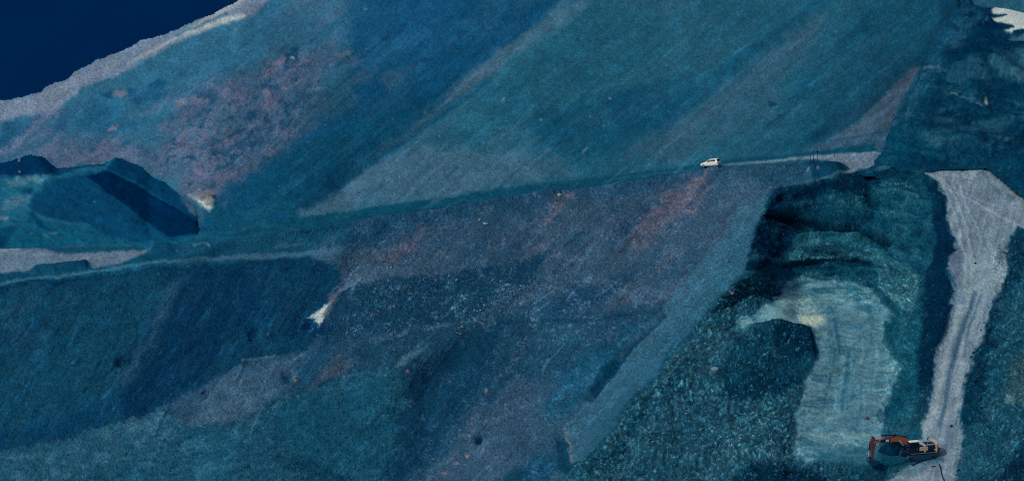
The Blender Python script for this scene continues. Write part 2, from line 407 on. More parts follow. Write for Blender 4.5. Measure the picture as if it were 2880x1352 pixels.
for x, y, r, c in [(1420,273,5,(90,110,130)),(1523,336,3,(110,130,140)),(1712,278,3,(110,130,140)),(1870,150,5,(80,92,116)),(1350,496,5,(90,110,128)),(1196,300,4,(100,110,120)),(1560,498,4,(100,116,130))]:
    g.dot(x, y, r, r, c, .8)
g.S([(1420,268),(1413,280)], 4, (120,132,146), .8); g.S([(1650,408),(1640,422)], 5, (124,128,146), .9, f=3)
fade = np.clip(.35+.65*smooth(800, 1100, U), 0, 1)*smooth(2720, 2500, U+0*V)
topz = (V < 640-0.115*(U-560))
def streak(amt, col, nzf):
    g.mix((slice(None), slice(None)), amt*nzf*topz*fade, col)
streak(.16, (52, 90, 116), st1); streak(.16, (10, 60, 93), st2*(1-st1)); streak(.22, (58, 84, 111), st3*cl3); streak(.2, (12, 64, 96), (1-st3)*cl3)

# --- strip of road below it
strip = [(480,675),(560,650),(700,632),(840,612),(1120,574),(1500,522),(2000,456),(2250,430),(2460,402),(2460,425),(2250,452),(2000,474),(1500,547),(1000,628),(700,664),(560,690)]
g.P(strip, (8,64,91), f=4, warp=4)
g.P([(480,680),(560,650),(760,625),(900,640),(600,690)], (15,74,102), .8, f=12)
g.S([(880,650),(1200,590),(1500,549),(1800,505),(2000,478)], 6, (4,52,82), .8, f=4, warp=3)
g.S([(850,610),(1120,575),(1400,536),(1700,492)], 4, (8,62,90), .6, f=4, warp=3)
# --- slope below the road
low = [(560,690),(700,664),(1000,632),(1500,550),(2000,476),(2180,462),(2320,455),(2330,470),(2180,527),(2110,740),(1950,900),(1700,1100),(1470,1560),(-330,1560),(-330,790),(0,797),(430,745),(860,722),(950,735),(880,690)]
g.P(low, (38,68,96), f=4, warp=5)
g.P([(900,700),(1100,660),(1300,640),(1500,610),(1650,560),(1900,520),(2140,520),(2080,700),(1900,850),(1650,880),(1500,800),(1300,780),(980,800)], (46,70,96), .9, f=30, warp=24)
def lowmask(): 
    d, w = g.polyd(low, 0, 4); m = np.zeros(U.shape); m[w] = smooth(-4, 4, d); return m
LM = lowmask()
A = slice(None)
g.mix((A, A), LM*.5*st3*smooth(800, 1000, U), (22,60,92)); g.mix((A, A), LM*.35*cl3*smooth(700, 1000, U), (58,76,102))
g.P([(1000,640),(1500,555),(2000,482),(2000,500),(1700,540),(1400,580),(1200,640),(1050,690),(940,700)], (18,62,96), .8, f=18, warp=24)
# pink slips
for p, a in [([(1940,495),(2010,498),(1985,560),(1920,620),(1830,665),(1770,680),(1800,620),(1850,560)], .95), ([(1905,560),(1960,500),(1985,510),(1930,580),(1880,610)], .7),
          ([(1560,560),(1600,545),(1610,560),(1570,590),(1540,630),(1510,645),(1530,600)], .8), ([(1030,740),(1100,690),(1190,640),(1200,650),(1150,700),(1080,745)], .65),
          ([(940,1000),(990,980),(985,1020),(930,1060),(890,1095),(880,1080)], .8), ([(1180,1020),(1240,970),(1275,960),(1230,1010),(1190,1040)], .5),
          ([(1480,930),(1500,945),(1420,1040),(1370,1100),(1340,1180),(1240,1300),(1200,1352),(1180,1352),(1300,1200),(1400,1050)], .55), ([(1440,960),(1500,930),(1540,920),(1450,990)], .5)]:
    g.P(p, (74,74,100), a, f=18, warp=26, nz=.35+.65*cl1)
    g.P(p, (86,78,98), a*.85, f=16, warp=26, nz=.2+.8*cl2)
    g.P(p, (104,90,104), a*.6, f=10, warp=24, nz=sp1)
g.S([(2010,500),(1960,560),(1900,610)], 10, (30,58,92), .7, f=8, warp=8)
g.S([(2030,500),(1950,580),(1880,620)], 8, (84,82,106), .5, f=8, warp=10)
g.S([(1600,560),(1570,600),(1530,640)], 10, (88,80,98), .7, f=7, warp=12); g.S([(1585,548),(1610,545)], 8, (100,92,108), .6, f=6)
g.S([(1500,700),(1540,690)], 6, (92,76,96), .8, f=6)
# dark/blue areas
g.P([(960,810),(1110,780),(1260,765),(1400,745),(1540,715),(1500,780),(1420,840),(1360,880),(1250,900),(1080,940),(960,960),(900,980)], (12,54,84), .9, f=8, warp=12)
g.P([(1660,800),(1800,760),(1740,820),(1680,870),(1560,900),(1480,880)], (14,54,88), .8, f=24, warp=24)
g.P([(900,980),(1080,950),(1250,905),(1440,880),(1600,890),(1800,860),(1880,850),(1800,950),(1700,1030),(1600,1080),(1450,1060),(1350,1150),(1250,1280),(1180,1352),(1060,1352),(1100,1200),(1150,1050),(960,1060)], (18,58,86), .85, f=18, warp=14)
g.P([(1160,1040),(1290,950),(1420,900),(1380,1010),(1330,1120),(1200,1290),(1130,1352),(1060,1352),(1120,1200)], (8,50,80), .8, f=22, warp=14)
g.P([(1580,1040),(1720,960),(1860,860),(1760,960),(1660,1090),(1640,1130),(1560,1180),(1500,1190)], (14,66,96), .8, f=18, warp=14)
g.P([(1390,1150),(1480,1060),(1560,1030),(1570,1080),(1500,1150),(1430,1230),(1330,1352),(1240,1352)], (46,74,104), .7, f=24, warp=20, nz=st3)
g.P([(1190,1352),(1300,1260),(1450,1160),(1550,1150),(1500,1240),(1400,1352),(1420,1500),(1200,1500)], (48,74,104), .8, f=20, warp=20, nz=.3+.7*st3)
g.P([(1440,1330),(1520,1290),(1600,1270),(1560,1352),(1500,1500),(1380,1400)], (8,58,90), .8, f=14, warp=12)
g.P([(1110,1030),(1130,1000),(1205,960),(1180,990),(1130,1030)], (66,98,120), .8, f=6, warp=8)
g.S([(1010,800),(1090,788),(1240,770),(1380,748)], 4, (12,44,80), .4, f=5)
g.S([(1380,760),(1500,720),(1560,710)], 5, (20,52,86), .6, f=5, warp=6)
g.S([(1360,915),(1500,905),(1700,895),(1800,880)], 7, (6,46,80), .6, f=6, warp=8)
g.S([(1120,940),(1250,910),(1380,870),(1420,840)], 5, (60,92,118), .5, f=5, warp=10)
g.S([(1380,840),(1450,790),(1560,740),(1640,700)], 26, (60,80,110), .6, f=18, warp=18, nz=cl1)
g.P([(1000,800),(1100,760),(1000,770),(960,815)], (66,84,114), .8, f=5, warp=6)
g.P([(950,815),(1050,755),(1120,745),(1110,775),(1010,800)], (60,82,112), .7, f=10, warp=8)
g.mix((A, A), LM*.8*sp2*(.3+.7*cl1)*(smooth(940, 1000, U)*smooth(1900, 1700, U)*smooth(740, 800, V)*smooth(960, 900, V)), (76,104,128))
g.mix((A, A), LM*.42*sp1*cl1*smooth(900, 1000, U)*smooth(2000, 1900, U), (84,92,116))
# smooth slab down to the right
slab = [(2170,545),(2130,640),(2085,760),(2000,880),(1900,960),(1750,1110),(1610,1300),(1600,1340),(1580,1260),(1590,1200),(1650,1120),(1760,960),(1870,850),(1960,740),(2080,590)]
g.P(slab, (42,80,107), .95, f=8, warp=6)
g.P([(2150,600),(2085,760),(2000,880),(1750,1110),(1660,1230),(1640,1200),(1800,1000),(1950,850),(2060,700)], (30,74,101), .6, f=16, warp=8)
g.S([(1870,870),(1800,940),(1740,1000),(1700,1035)], 10, (4,44,72), .85, f=6, warp=6, taper=(.4, 1.4))
g.P([(1715,1010),(1760,1010),(1730,1060),(1690,1090),(1655,1125),(1660,1080),(1690,1030)], (4,46,72), .9, f=5, warp=10)
g.S([(1592,1210),(1600,1260),(1606,1300)], 6, (116,96,104), .8, f=4, warp=8); g.S([(1600,1298),(1650,1290)], 5, (84,92,108), .7, f=4, warp=6)
g.P([(1570,1230),(1592,1240),(1600,1300),(1600,1340),(1570,1320)], (4,46,72), .85, f=8, warp=10)
g.P([(1600,1300),(1640,1300),(1680,1290),(1640,1340),(1600,1352),(1590,1320)], (4,44,72), .8, f=10, warp=10)
# small pits and holes on the slope, the shade inside them painted dark
for x, y, rx, ry in [(1343,1228,14,12),(366,1002,22,14),(345,1008,14,12),(335,1015,8,16),(712,945,18,12),(730,930,10,10),(573,1098,10,5),(655,970,10,5),(735,875,12,8),(8,1018,14,12)]:
    g.dot(x, y, rx, ry, (0,26,54), .9, f=.5, warp=10, ang=-35)
# --- slope under the left bench
wall = [(-330,860),(0,800),(300,770),(430,748),(600,742),(860,724),(950,740),(970,800),(900,880),(920,940),(850,985),(700,1010),(560,1085),(350,1185),(0,1272),(-330,1380)]
g.P(wall, (7,52,83), f=7, warp=10)
g.P([(-330,850),(300,775),(440,760),(420,900),(330,1000),(360,1060),(300,1150),(100,1210),(-330,1330)], (12,62,90), .85, f=30, warp=30)
g.P([(0,850),(200,800),(230,840),(150,900),(60,960),(0,960)], (36,72,106), .5, f=24, warp=24, nz=cl3)
g.P([(450,810),(530,780),(500,860),(440,940),(400,1000),(380,1080),(330,1080),(330,1040),(400,960)], (48,76,106), .8, f=20, warp=16, nz=.5+.5*st2)
g.P([(510,800),(590,760),(760,740),(900,740),(900,800),(780,860),(700,900),(640,960),(620,1020),(560,1080),(350,1180),(340,1130),(390,1040),(420,960),(470,880)], (3,43,76), .92, f=18, warp=14)
g.P([(700,760),(860,740),(900,770),(850,830),(740,860)], (12,60,92), .7, f=22, warp=20)
g.P([(820,920),(900,880),(930,920),(880,960),(800,950)], (4,42,78), .8, f=16, warp=14)
g.P([(0,1220),(150,1180),(330,1100),(330,1175),(150,1235),(0,1268)], (5,52,86), .8, f=16, warp=12)
g.P([(700,1100),(800,1010),(960,960),(1000,990),(900,1080),(780,1080)], (14,62,94), .6, f=20, warp=14)
g.S([(0,805),(150,792),(300,772),(430,750)], 10, (3,44,78), .7, f=6, warp=8); g.S([(430,752),(600,744),(860,728)], 12, (3,48,80), .7, f=7, warp=10)
g.mix((A, A), (V > 780)*(V < 1280)*(U < 900)*LM*.28*g.nz(60, 14, -62, 131, -.1, .5), (28,68,96))
g.mix((A, A), (V > 780)*(V < 1280)*(U < 900)*LM*.30*g.nz(60, 20, -62, 141, 0, .5), (4,44,78))
# light scree fan and foot
g.P([(520,1192),(560,1150),(620,1080),(680,1020),(690,1060),(770,1010),(850,1005),(830,1060),(760,1120),(700,1170),(640,1180),(590,1195)], (58,84,110), .9, f=8, warp=10, nz=.55+.45*cl2)
g.P([(690,1030),(700,1050),(800,1010),(860,1010),(800,1070),(740,1080)], (44,70,100), .6, f=10, warp=14)
g.S([(660,1030),(610,1085),(570,1135)], 4, (86,104,128), .6, f=4, warp=8); g.S([(680,1012),(780,998)], 4, (90,110,132), .7, f=4, warp=5); g.S([(830,1005),(855,993)], 8, (90,108,130), .6, f=5)
g.P([(960,1000),(940,960),(990,965),(1010,980),(990,1030),(930,1060)], (60,72,98), .7, f=12, warp=14, nz=cl1)
g.dot(800, 1058, 16, 16, (6,44,76), .8, warp=14); g.dot(830, 1062, 4, 9, (140,100,106), .8); g.dot(805,1040,10,8,(70,74,100),.5)
# near spur
spur = [(-330,1375),(0,1275),(130,1250),(260,1205),(360,1185),(450,1140),(520,1195),(620,1190),(700,1172),(790,1130),(880,1080),(1000,1040),(1135,1040),(1140,1100),(1120,1200),(1060,1352),(1030,1560),(-330,1560)]
g.P(spur, (20,70,98), f=7, warp=10)
g.P(spur, (46,86,110), .65, f=12, warp=10, nz=cl2*.7+.3*cl1)
g.P(spur, (8,54,84), .6, f=12, warp=10, nz=g.nz(22, 10, -15, 151, .1, .5, 8))
g.P([(-330,1400),(0,1290),(260,1215),(450,1150),(520,1200),(420,1260),(200,1352),(-330,1560)], (50,86,112), .6, f=20, warp=16, nz=.4+.6*cl1)
g.P([(760,1140),(900,1100),(1100,1050),(1120,1200),(1060,1352),(900,1352),(800,1250)], (10,66,92), .5, f=40, warp=20)
g.S([(440,1150),(520,1120),(580,1080)], 10, (40,72,102), .6, f=8, warp=10)
g.S([(330,1190),(430,1150),(520,1192),(620,1190),(700,1172),(790,1130),(880,1080),(1000,1042)], 16, (76,104,122), .7, f=8, warp=14, nz=sp2)
g.S([(350,1180),(440,1135),(510,1165),(560,1120)], 14, (2,40,70), .6, f=8, warp=14, nz=sp1)
g.S([(600,1192),(690,1172),(770,1132),(820,1110),(870,1085)], 16, (5,46,74), .7, f=8, warp=14, nz=.3+.7*cl2)
g.P([(930,990),(960,975),(996,975),(985,1020),(940,1060),(890,1098),(860,1100),(900,1050)], (54,64,86), .75, f=14, warp=20, nz=.5+.5*cl1)
g.P([(940,990),(985,985),(960,1030),(900,1070),(920,1030)], (100,84,92), .5, f=10, warp=16, nz=sp1)
g.P([(900,1075),(950,1050),(960,1060),(900,1085)], (10,48,78), .7, f=6, warp=10)
g.S([(1500,935),(1432,990),(1370,1080),(1300,1190),(1240,1270),(1186,1350)], 7, (6,46,78), .6, f=5, warp=10, nz=.3+.7*cl2)
g.S([(1490,945),(1440,1000),(1380,1085),(1320,1180)], 16, (84,78,98), .6, f=8, warp=14, nz=sp1)
g.S([(1330,1215),(1260,1290),(1220,1352)], 6, (70,96,118), .5, f=5, warp=10, nz=cl2)
for x, y in [(1365,1095),(1310,1272),(1283,1300),(1145,1042),(1255,1330)]: g.dot(x, y, 6, 5, (124,92,100), .75, warp=6)
# --- left bench and its road
g.P([(-330,700),(-10,690),(120,692),(430,696),(480,672),(640,668),(720,660),(1000,632),(940,700),(860,726),(600,744),(430,752),(300,774),(0,802),(-330,860)], (12,66,96), f=5, warp=6)
g.P([(-330,690),(-10,696),(110,700),(200,710),(330,705),(440,700),(430,712),(380,722),(340,740),(260,752),(200,738),(100,758),(0,770),(-330,810)], (86,104,128), f=5, warp=5)
g.P([(-330,690),(-10,696),(40,696),(60,705),(200,720),(330,712),(440,702),(400,715),(240,726),(80,750),(-330,790)], (108,116,136), .6, f=6, warp=6, nz=hz1)
g.S([(-330,690),(0,697),(50,698)], 6, (136,136,150), .7, f=5)
g.P([(70,764),(160,746),(230,738),(262,752),(150,766),(0,785),(-100,790)], (10,62,94), .9, f=4, warp=6)
g.dot(236, 744, 22, 9, (4,48,82), .8)
g.S([(-100,800),(0,792),(120,780),(260,762),(420,740),(560,726),(640,724)], 8, (54,98,124), .8, f=4, warp=6)
g.P([(640,724),(700,714),(860,708),(960,690),(960,706),(860,722),(720,732),(600,734),(470,738)], (54,88,118), .9, f=5, warp=7)
g.P([(430,712),(470,695),(640,672),(1000,640),(960,690),(860,704),(700,712),(560,722),(420,736)], (16,66,96), .9, f=7, warp=10, nz=.5+.5*cl2)
g.P([(430,700),(480,690),(500,720),(420,735),(390,722)], (4,54,86), .7, f=6, warp=8)
g.S([(545,688),(570,682),(590,690)], 6, (74,102,126), .7, f=4, warp=8); g.S([(770,695),(810,690),(850,680)], 8, (66,86,116), .6, f=5, warp=10)
g.S([(620,660),(780,645),(900,640)], 6, (4,50,80), .6, f=6, warp=8)
g.P([(870,690),(940,660),(1010,650),(960,720),(900,740)], (52,74,104), .6, f=12, warp=14, nz=cl1)
# --- roads near the car and the loop
g.S([(1990,468),(2100,459),(2200,449),(2280,441),(2400,434)], 11, (104,116,134), .92, f=4, warp=3, taper=(.35, 1.1))
g.S([(1700,505),(1900,480),(2010,468)], 4, (40,80,108), .6, f=4)
g.P([(2250,441),(2330,434),(2460,425),(2480,432),(2470,452),(2440,475),(2400,483),(2350,497),(2290,508),(2340,493),(2390,475),(2375,462),(2330,452)], (90,104,128), f=3, warp=3)
g.S([(2270,444),(2360,438),(2460,430)], 3, (118,124,150), .7, f=3); g.S([(2350,450),(2410,452),(2430,462)], 3, (112,120,148), .6, f=3)
g.S([(2300,506),(2370,487),(2430,470)], 7, (126,130,146), .8, f=4)
g.S([(2160,532),(2230,516),(2300,503)], 5, (70,88,116), .7, f=4, warp=4)
g.P([(2260,452),(2330,453),(2375,464),(2390,476),(2350,494),(2290,506),(2280,480)], (4,50,78), .95, f=4, warp=6)
g.P([(2020,480),(2260,452),(2290,470),(2270,500),(2170,525),(2120,500)], (30,72,100), .7, f=10, warp=12)
g.dot(2273, 477, 4, 6, (120,116,142), .8); g.dot(2302, 484, 3, 4, (120,116,142), .7)
# --- plateau with the wide road on the right
J = [(2480,480),(2600,470),(2770,462),(3215,600),(3215,1560),(1560,1560),(1590,1352),(1700,1230),(1800,1110),(1980,890),(2095,765),(2160,560),(2190,530)]
g.P(J, (10,64,90), f=4, warp=5)
tex1 = g.nz(26, 10, -35, 201, 0, .45, 6); tex2 = g.nz(13, 7, -30, 211, .05, .5, 4); ro1 = g.nz(120, 6, -78, 221, -.1, .4); pf = g.nz(55, 11, 3, 231, -.3, .6, 10)
# right-hand bank
g.P([(2800,690),(3215,600),(3215,1560),(2650,1560),(2700,1250),(2740,1050),(2800,800)], (14,64,90), f=10, warp=14)
g.P([(2800,690),(3215,600),(3215,1560),(2650,1560),(2700,1250),(2740,1050),(2800,800)], (34,78,102), .6, f=12, warp=14, nz=g.nz(110, 14, -48, 258, -.1, .4))
g.P([(2800,690),(3215,600),(3215,1560),(2650,1560),(2700,1250),(2740,1050),(2800,800)], (44,92,112), .6, f=10, warp=14, nz=.5*tex1+.5*sp2)
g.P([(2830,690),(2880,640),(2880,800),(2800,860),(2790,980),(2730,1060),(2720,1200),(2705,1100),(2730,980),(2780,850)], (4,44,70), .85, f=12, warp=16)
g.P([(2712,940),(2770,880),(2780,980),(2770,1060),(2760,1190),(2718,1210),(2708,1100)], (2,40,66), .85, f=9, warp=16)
g.P([(2712,940),(2790,860),(2790,1000),(2770,1190),(2718,1210)], (62,106,122), .6, f=9, warp=16, nz=sp2*tex1)
g.P([(2720,930),(2800,900),(2790,1050),(2760,1200),(2715,1200)], (4,46,72), .6, f=20, warp=20, nz=1-tex1)
g.P([(2830,1010),(2880,980),(2960,1000),(2900,1150),(2850,1140)], (54,84,98), .7, f=20, warp=16); g.dot(2845,1120,14,20,(96,124,128),.7,warp=12)
g.P([(2790,1330),(2880,1260),(3000,1250),(2960,1400),(2800,1400)], (2,38,66), .8, f=20, warp=14)
# pit walls
pit = [(2190,530),(2300,507),(2400,485),(2480,478),(2590,482),(2640,520),(2665,560),(2665,640),(2695,690),(2660,745),(2668,800),(2690,830),(2640,960),(2610,1080),(2580,1195),(2540,1260),(2460,1180),(2500,1100),(2490,880),(2340,790),(2180,760),(2100,768),(2130,650),(2160,570)]
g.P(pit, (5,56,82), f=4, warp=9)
g.P(pit, (22,78,100), .45, f=12, warp=8, nz=st1*.6+.4*sp1)
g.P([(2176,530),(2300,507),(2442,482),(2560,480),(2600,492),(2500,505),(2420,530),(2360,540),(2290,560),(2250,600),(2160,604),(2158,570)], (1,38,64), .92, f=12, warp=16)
g.P([(2180,545),(2260,530),(2330,530),(2280,570),(2220,585)], (6,54,80), .5, f=12, warp=16, nz=sp2)
g.P([(2300,560),(2420,545),(2560,570),(2640,590),(2630,690),(2560,740),(2500,690),(2440,640),(2280,612),(2260,590)], (7,58,84), .85, f=18, warp=16)
g.P([(2540,590),(2640,570),(2640,690),(2580,740),(2510,700)], (18,74,98), .6, f=22, warp=20, nz=.3+.7*st1)
g.P([(2328,565),(2400,547),(2440,556),(2420,572),(2350,580)], (60,112,126), .7, f=7, warp=14, nz=.25+.75*sp1)
g.P([(2480,514),(2560,520),(2592,548),(2560,556),(2500,540)], (84,118,132), .8, f=7, warp=14, nz=.15+.85*sp2)
g.P([(2600,560),(2640,545),(2650,600),(2610,640)], (44,96,114), .5, f=10, warp=14, nz=sp2)
g.P([(2140,610),(2170,598),(2271,612),(2350,624),(2431,630),(2490,655),(2505,690),(2480,686),(2420,658),(2340,642),(2280,640),(2235,672),(2195,718),(2150,752),(2106,768),(2098,762),(2120,680)], (0,30,56), .97, f=6, warp=9)  # shadow under the overhanging lip and left wall, painted into the colour
g.P([(2140,630),(2200,615),(2240,640),(2190,670),(2150,680)], (5,48,74), .7, f=12, warp=14, nz=.4+.6*sp2)
g.P([(2235,668),(2290,645),(2340,650),(2420,666),(2480,698),(2500,745),(2440,735),(2380,728),(2300,720),(2200,738)], (22,80,102), .85, f=7, warp=10)
g.P([(2225,690),(2300,665),(2400,690),(2490,720),(2500,745),(2440,738),(2300,722),(2195,742)], (76,118,136), .85, f=7, warp=12, nz=.15+.85*sp2)
g.P([(2200,730),(2250,712),(2330,712),(2430,735),(2420,742),(2300,728),(2210,742)], (110,150,156), .6, f=5, warp=10, nz=sp1)
g.P([(2210,742),(2300,730),(2430,742),(2460,760),(2440,795),(2240,792),(2150,772)], (7,60,86), .92, f=7, warp=9)
g.P([(2460,740),(2520,740),(2580,775),(2590,830),(2570,875),(2530,870),(2480,810)], (26,80,102), .8, f=9, warp=18)
g.P([(2460,740),(2520,745),(2585,790),(2580,860),(2540,880),(2470,800)], (98,132,146), .85, f=9, warp=18, nz=.1+.9*sp2)
g.S([(2490,820),(2530,850),(2560,878)], 9, (130,154,156), .7, f=6, warp=14, nz=.3+.7*sp1); g.S([(2572,850),(2552,900),(2540,935)], 8, (86,132,144), .8, f=5, warp=12, nz=.3+.7*sp1)
g.S([(2508,1030),(2520,1080),(2536,1096)], 8, (84,126,138), .8, f=5, warp=10, nz=.4+.6*sp1)
g.P([(2500,880),(2560,880),(2600,900),(2590,1050),(2540,1200),(2500,1120),(2520,1000)], (10,66,90), .7, f=18, warp=16)
g.P([(2520,900),(2590,860),(2600,960),(2560,1080),(2530,1040)], (40,94,112), .6, f=16, warp=16, nz=sp2)
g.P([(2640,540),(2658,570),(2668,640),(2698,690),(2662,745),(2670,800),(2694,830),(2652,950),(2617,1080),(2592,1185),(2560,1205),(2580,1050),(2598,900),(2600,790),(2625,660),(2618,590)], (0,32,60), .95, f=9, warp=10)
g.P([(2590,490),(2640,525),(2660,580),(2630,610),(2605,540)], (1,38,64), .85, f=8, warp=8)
g.P([(2550,1130),(2600,1080),(2590,1190),(2560,1230),(2520,1240),(2500,1200)], (36,88,108), .85, f=16, warp=14, nz=.5+.5*sp2)
g.P([(2400,1200),(2500,1180),(2560,1215),(2540,1262),(2470,1285),(2400,1280)], (44,92,114), .6, f=16, warp=14, nz=.4+.6*pf)
# floor
floor = [(2080,830),(2200,790),(2330,775),(2440,800),(2500,880),(2490,960),(2530,1040),(2500,1120),(2470,1200),(2480,1240),(2440,1290),(2300,1300),(2220,1290),(2230,1190),(2255,1100),(2278,1010),(2280,930),(2190,915),(2060,930),(2100,890)]
g.P(floor, (74,116,136), f=8, warp=14)
g.P(floor, (104,136,148), .8, f=20, warp=14, nz=pf)
g.P(floor, (128,152,158), .6, f=20, warp=14, nz=g.nz(24, 4, 2, 232, .2, .6, 8))
g.P(floor, (34,84,110), .55, f=14, warp=14, nz=g.nz(26, 4, 4, 236, .15, .6, 8))
g.P(floor, (22,76,104), .5, f=12, warp=12, nz=g.nz(36, 11, -6, 241, 0, .6, 12))
g.P([(2230,790),(2400,800),(2470,850),(2440,870),(2350,815),(2230,812)], (18,72,98), .7, f=10, warp=12, nz=hz1)
g.P([(2300,910),(2420,960),(2400,1090),(2320,1200),(2480,1200),(2480,1000),(2400,860)], (60,96,120), .45, f=30, warp=20)
g.P([(2140,870),(2210,825),(2280,835),(2330,905),(2320,925),(2250,915),(2180,900)], (134,152,156), .9, f=12, warp=14, nz=.3+.7*pf)
g.P([(2240,880),(2300,885),(2325,905),(2300,912),(2260,905)], (168,170,158), .85, f=7, warp=12); g.S([(2220,850),(2260,852)], 6, (160,166,158), .6, f=5, warp=8); g.S([(2290,940),(2330,944)], 5, (140,156,156), .6, f=4, warp=8)
g.S([(2320,1140),(2340,1050),(2360,960),(2350,900)], 10, (20,70,102), .6, f=6, warp=5); g.S([(2365,1150),(2380,1070),(2385,990)], 9, (20,70,102), .6, f=6, warp=5)
for k in range(16):
    x = rng.uniform(2250, 2470); y = rng.uniform(900, 1180); L_ = rng.uniform(60, 160); a_ = math.radians(98+rng.normal()*7)
    g.S([(x, y), (x+L_*.5*math.cos(a_)+6, y+L_*.5*math.sin(a_)), (x+L_*math.cos(a_), y+L_*math.sin(a_))], rng.uniform(3, 6), (36,84,110) if k % 2 else (122,146,154), .45, f=3, warp=5)
for k in range(26):
    x = rng.uniform(2190, 2300); y = rng.uniform(1020, 1290); L_ = rng.uniform(30, 80)
    g.S([(x, y), (x+L_, y+rng.normal()*4)], rng.uniform(4, 9), (112,140,150) if k % 2 else (30,78,102), .6, f=4, warp=8)
g.S([(2330,1120),(2350,1040)], 4, (96,130,144), .6, f=4); g.P([(2260,1050),(2300,1040),(2290,1120),(2250,1120)], (100,134,146), .6, f=10, warp=10, nz=pf)
g.dot(2440, 800, 16, 6, (2,44,70), .8); g.dot(2310, 815, 34, 8, (14,72,98), .6)
g.P([(2300,1270),(2440,1240),(2480,1260),(2440,1310),(2300,1310)], (20,74,98), .6, f=14, warp=12)
# left rubble
rub = [(2150,775),(2210,790),(2190,840),(2130,870),(2060,925),(2190,912),(2282,925),(2282,1010),(2258,1100),(2232,1190),(2240,1290),(2440,1310),(2560,1310),(2480,1352),(2400,1560),(1480,1560),(1590,1345),(1700,1230),(1800,1110),(1900,990),(1990,870),(2090,780)]
g.P(rub, (20,66,89), f=6, warp=24)
g.P(rub, (44,90,112), .6, f=12, warp=10, nz=tex2)
g.P(rub, (38,76,102), .7, f=12, warp=10, nz=g.nz(110, 13, -50, 256, -.1, .4))
g.P(rub, (2,44,70), .38, f=12, warp=10, nz=g.nz(24, 11, -35, 251, .05, .5, 6))
g.P(rub, (84,132,144), .55, f=12, warp=10, nz=sp2*(.3+.7*tex1))
g.P([(2080,790),(2150,775),(2200,800),(2180,840),(2080,880),(2010,885)], (6,50,74), .7, f=12, warp=14, nz=.5+.5*tex1)
g.P([(2080,960),(2140,925),(2200,915),(2285,925),(2285,1010),(2265,1090),(2220,1100),(2140,1090),(2050,1100),(2020,1030)], (6,52,76), .85, f=16, warp=14)
g.P([(2170,930),(2285,922),(2288,990),(2240,1010),(2180,990)], (2,38,62), .8, f=12, warp=12)
g.P([(2170,1050),(2250,1050),(2240,1090),(2180,1110),(2050,1120),(2040,1080)], (2,40,64), .8, f=14, warp=14)
g.P([(2060,1330),(2130,1300),(2220,1295),(2320,1320),(2340,1352),(2300,1560),(2000,1560)], (1,36,60), .9, f=14, warp=14)
g.P([(2360,1330),(2400,1310),(2520,1300),(2480,1352),(2420,1500),(2350,1500)], (6,58,84), .6, f=10, warp=12)
g.P([(1990,1110),(2080,1120),(1990,1230),(1900,1352),(1850,1500),(1720,1500),(1800,1352),(1900,1220)], (22,64,92), .75, f=24, warp=20, nz=.4+.6*st1)
g.P([(2000,960),(2060,940),(2010,1040),(1900,1130),(1780,1250),(1690,1352),(1600,1352),(1700,1240),(1860,1080)], (74,122,136), .75, f=16, warp=16, nz=sp2*(.35+.65*tex1))
g.P([(1960,1000),(1990,960),(1940,1060),(1840,1160),(1740,1270),(1650,1352),(1640,1330),(1740,1220),(1860,1090)], (3,44,70), .6, f=10, warp=14, nz=1-tex2)
g.P([(2090,1150),(2230,1130),(2240,1290),(2130,1290),(2020,1300),(2040,1200)], (96,142,150), .75, f=18, warp=16, nz=sp2*(.4+.6*tex1))
g.P([(2180,930),(2225,916),(2262,918),(2290,945),(2286,1000),(2262,1005),(2240,960),(2190,950)], (1,36,60), .85, f=5, warp=9)
g.P([(2068,835),(2150,790),(2195,812),(2180,838),(2120,862),(2050,880)], (3,44,68), .7, f=8, warp=14, nz=.4+.6*tex2); g.P([(2060,800),(2190,780),(2195,840),(2040,885)], (70,116,130), .6, f=8, warp=14, nz=sp2)
g.S([(2002,1030),(2010,1050)], 10, (110,134,140), .6, f=8, warp=10); g.dot(2052,822,6,6,(130,112,132),.8)
g.S([(2095,775),(1985,885),(1800,1110),(1690,1240)], 9, (8,54,80), .6, f=8, warp=14)
# wide pale road
road = [(2590,480),(2640,474),(2770,463),(2790,475),(2840,520),(2880,560),(3215,640),(3215,700),(2880,640),(2850,650),(2826,690),(2830,780),(2815,815),(2790,850),(2760,930),(2730,1000),(2715,1080),(2705,1180),(2705,1260),(2690,1352),(2660,1560),(2420,1560),(2500,1352),(2560,1310),(2590,1290),(2590,1200),(2620,1090),(2645,970),(2680,860),(2694,800),(2668,720),(2705,690),(2672,640),(2660,560),(2640,520)]
g.P(road, (66,90,116), f=12, warp=22)
g.P(road, (102,115,133), f=8, warp=16)
g.P(road, (124,134,148), .75, f=10, warp=6, nz=ro1)
g.P(road, (84,96,120), .4, f=10, warp=6, nz=cl3)
g.P(road, (66,86,116), .5, f=8, warp=6, nz=g.nz(90, 8, -75, 271, 0, .5))
g.P([(2700,700),(2830,690),(2830,780),(2770,850),(2700,820)], (112,126,140), .7, f=18, warp=14)
g.P([(2670,715),(2705,690),(2705,760),(2690,820),(2672,760)], (72,82,112), .7, f=8, warp=8)
g.S([(2826,720),(2832,770),(2815,810)], 7, (140,140,150), .7, f=6, warp=6); g.S([(2676,790),(2690,822)], 4, (136,138,150), .7, f=4)
g.S([(2640,490),(2660,530),(2750,570),(2830,615),(2900,650)], 5, (136,140,156), .85, f=4, warp=4)
g.S([(2610,484),(2680,530),(2760,562),(2800,575)], 4, (120,128,150), .7, f=4, warp=4); g.S([(2640,480),(2650,510),(2655,530)], 8, (138,140,150), .6, f=6, warp=4)
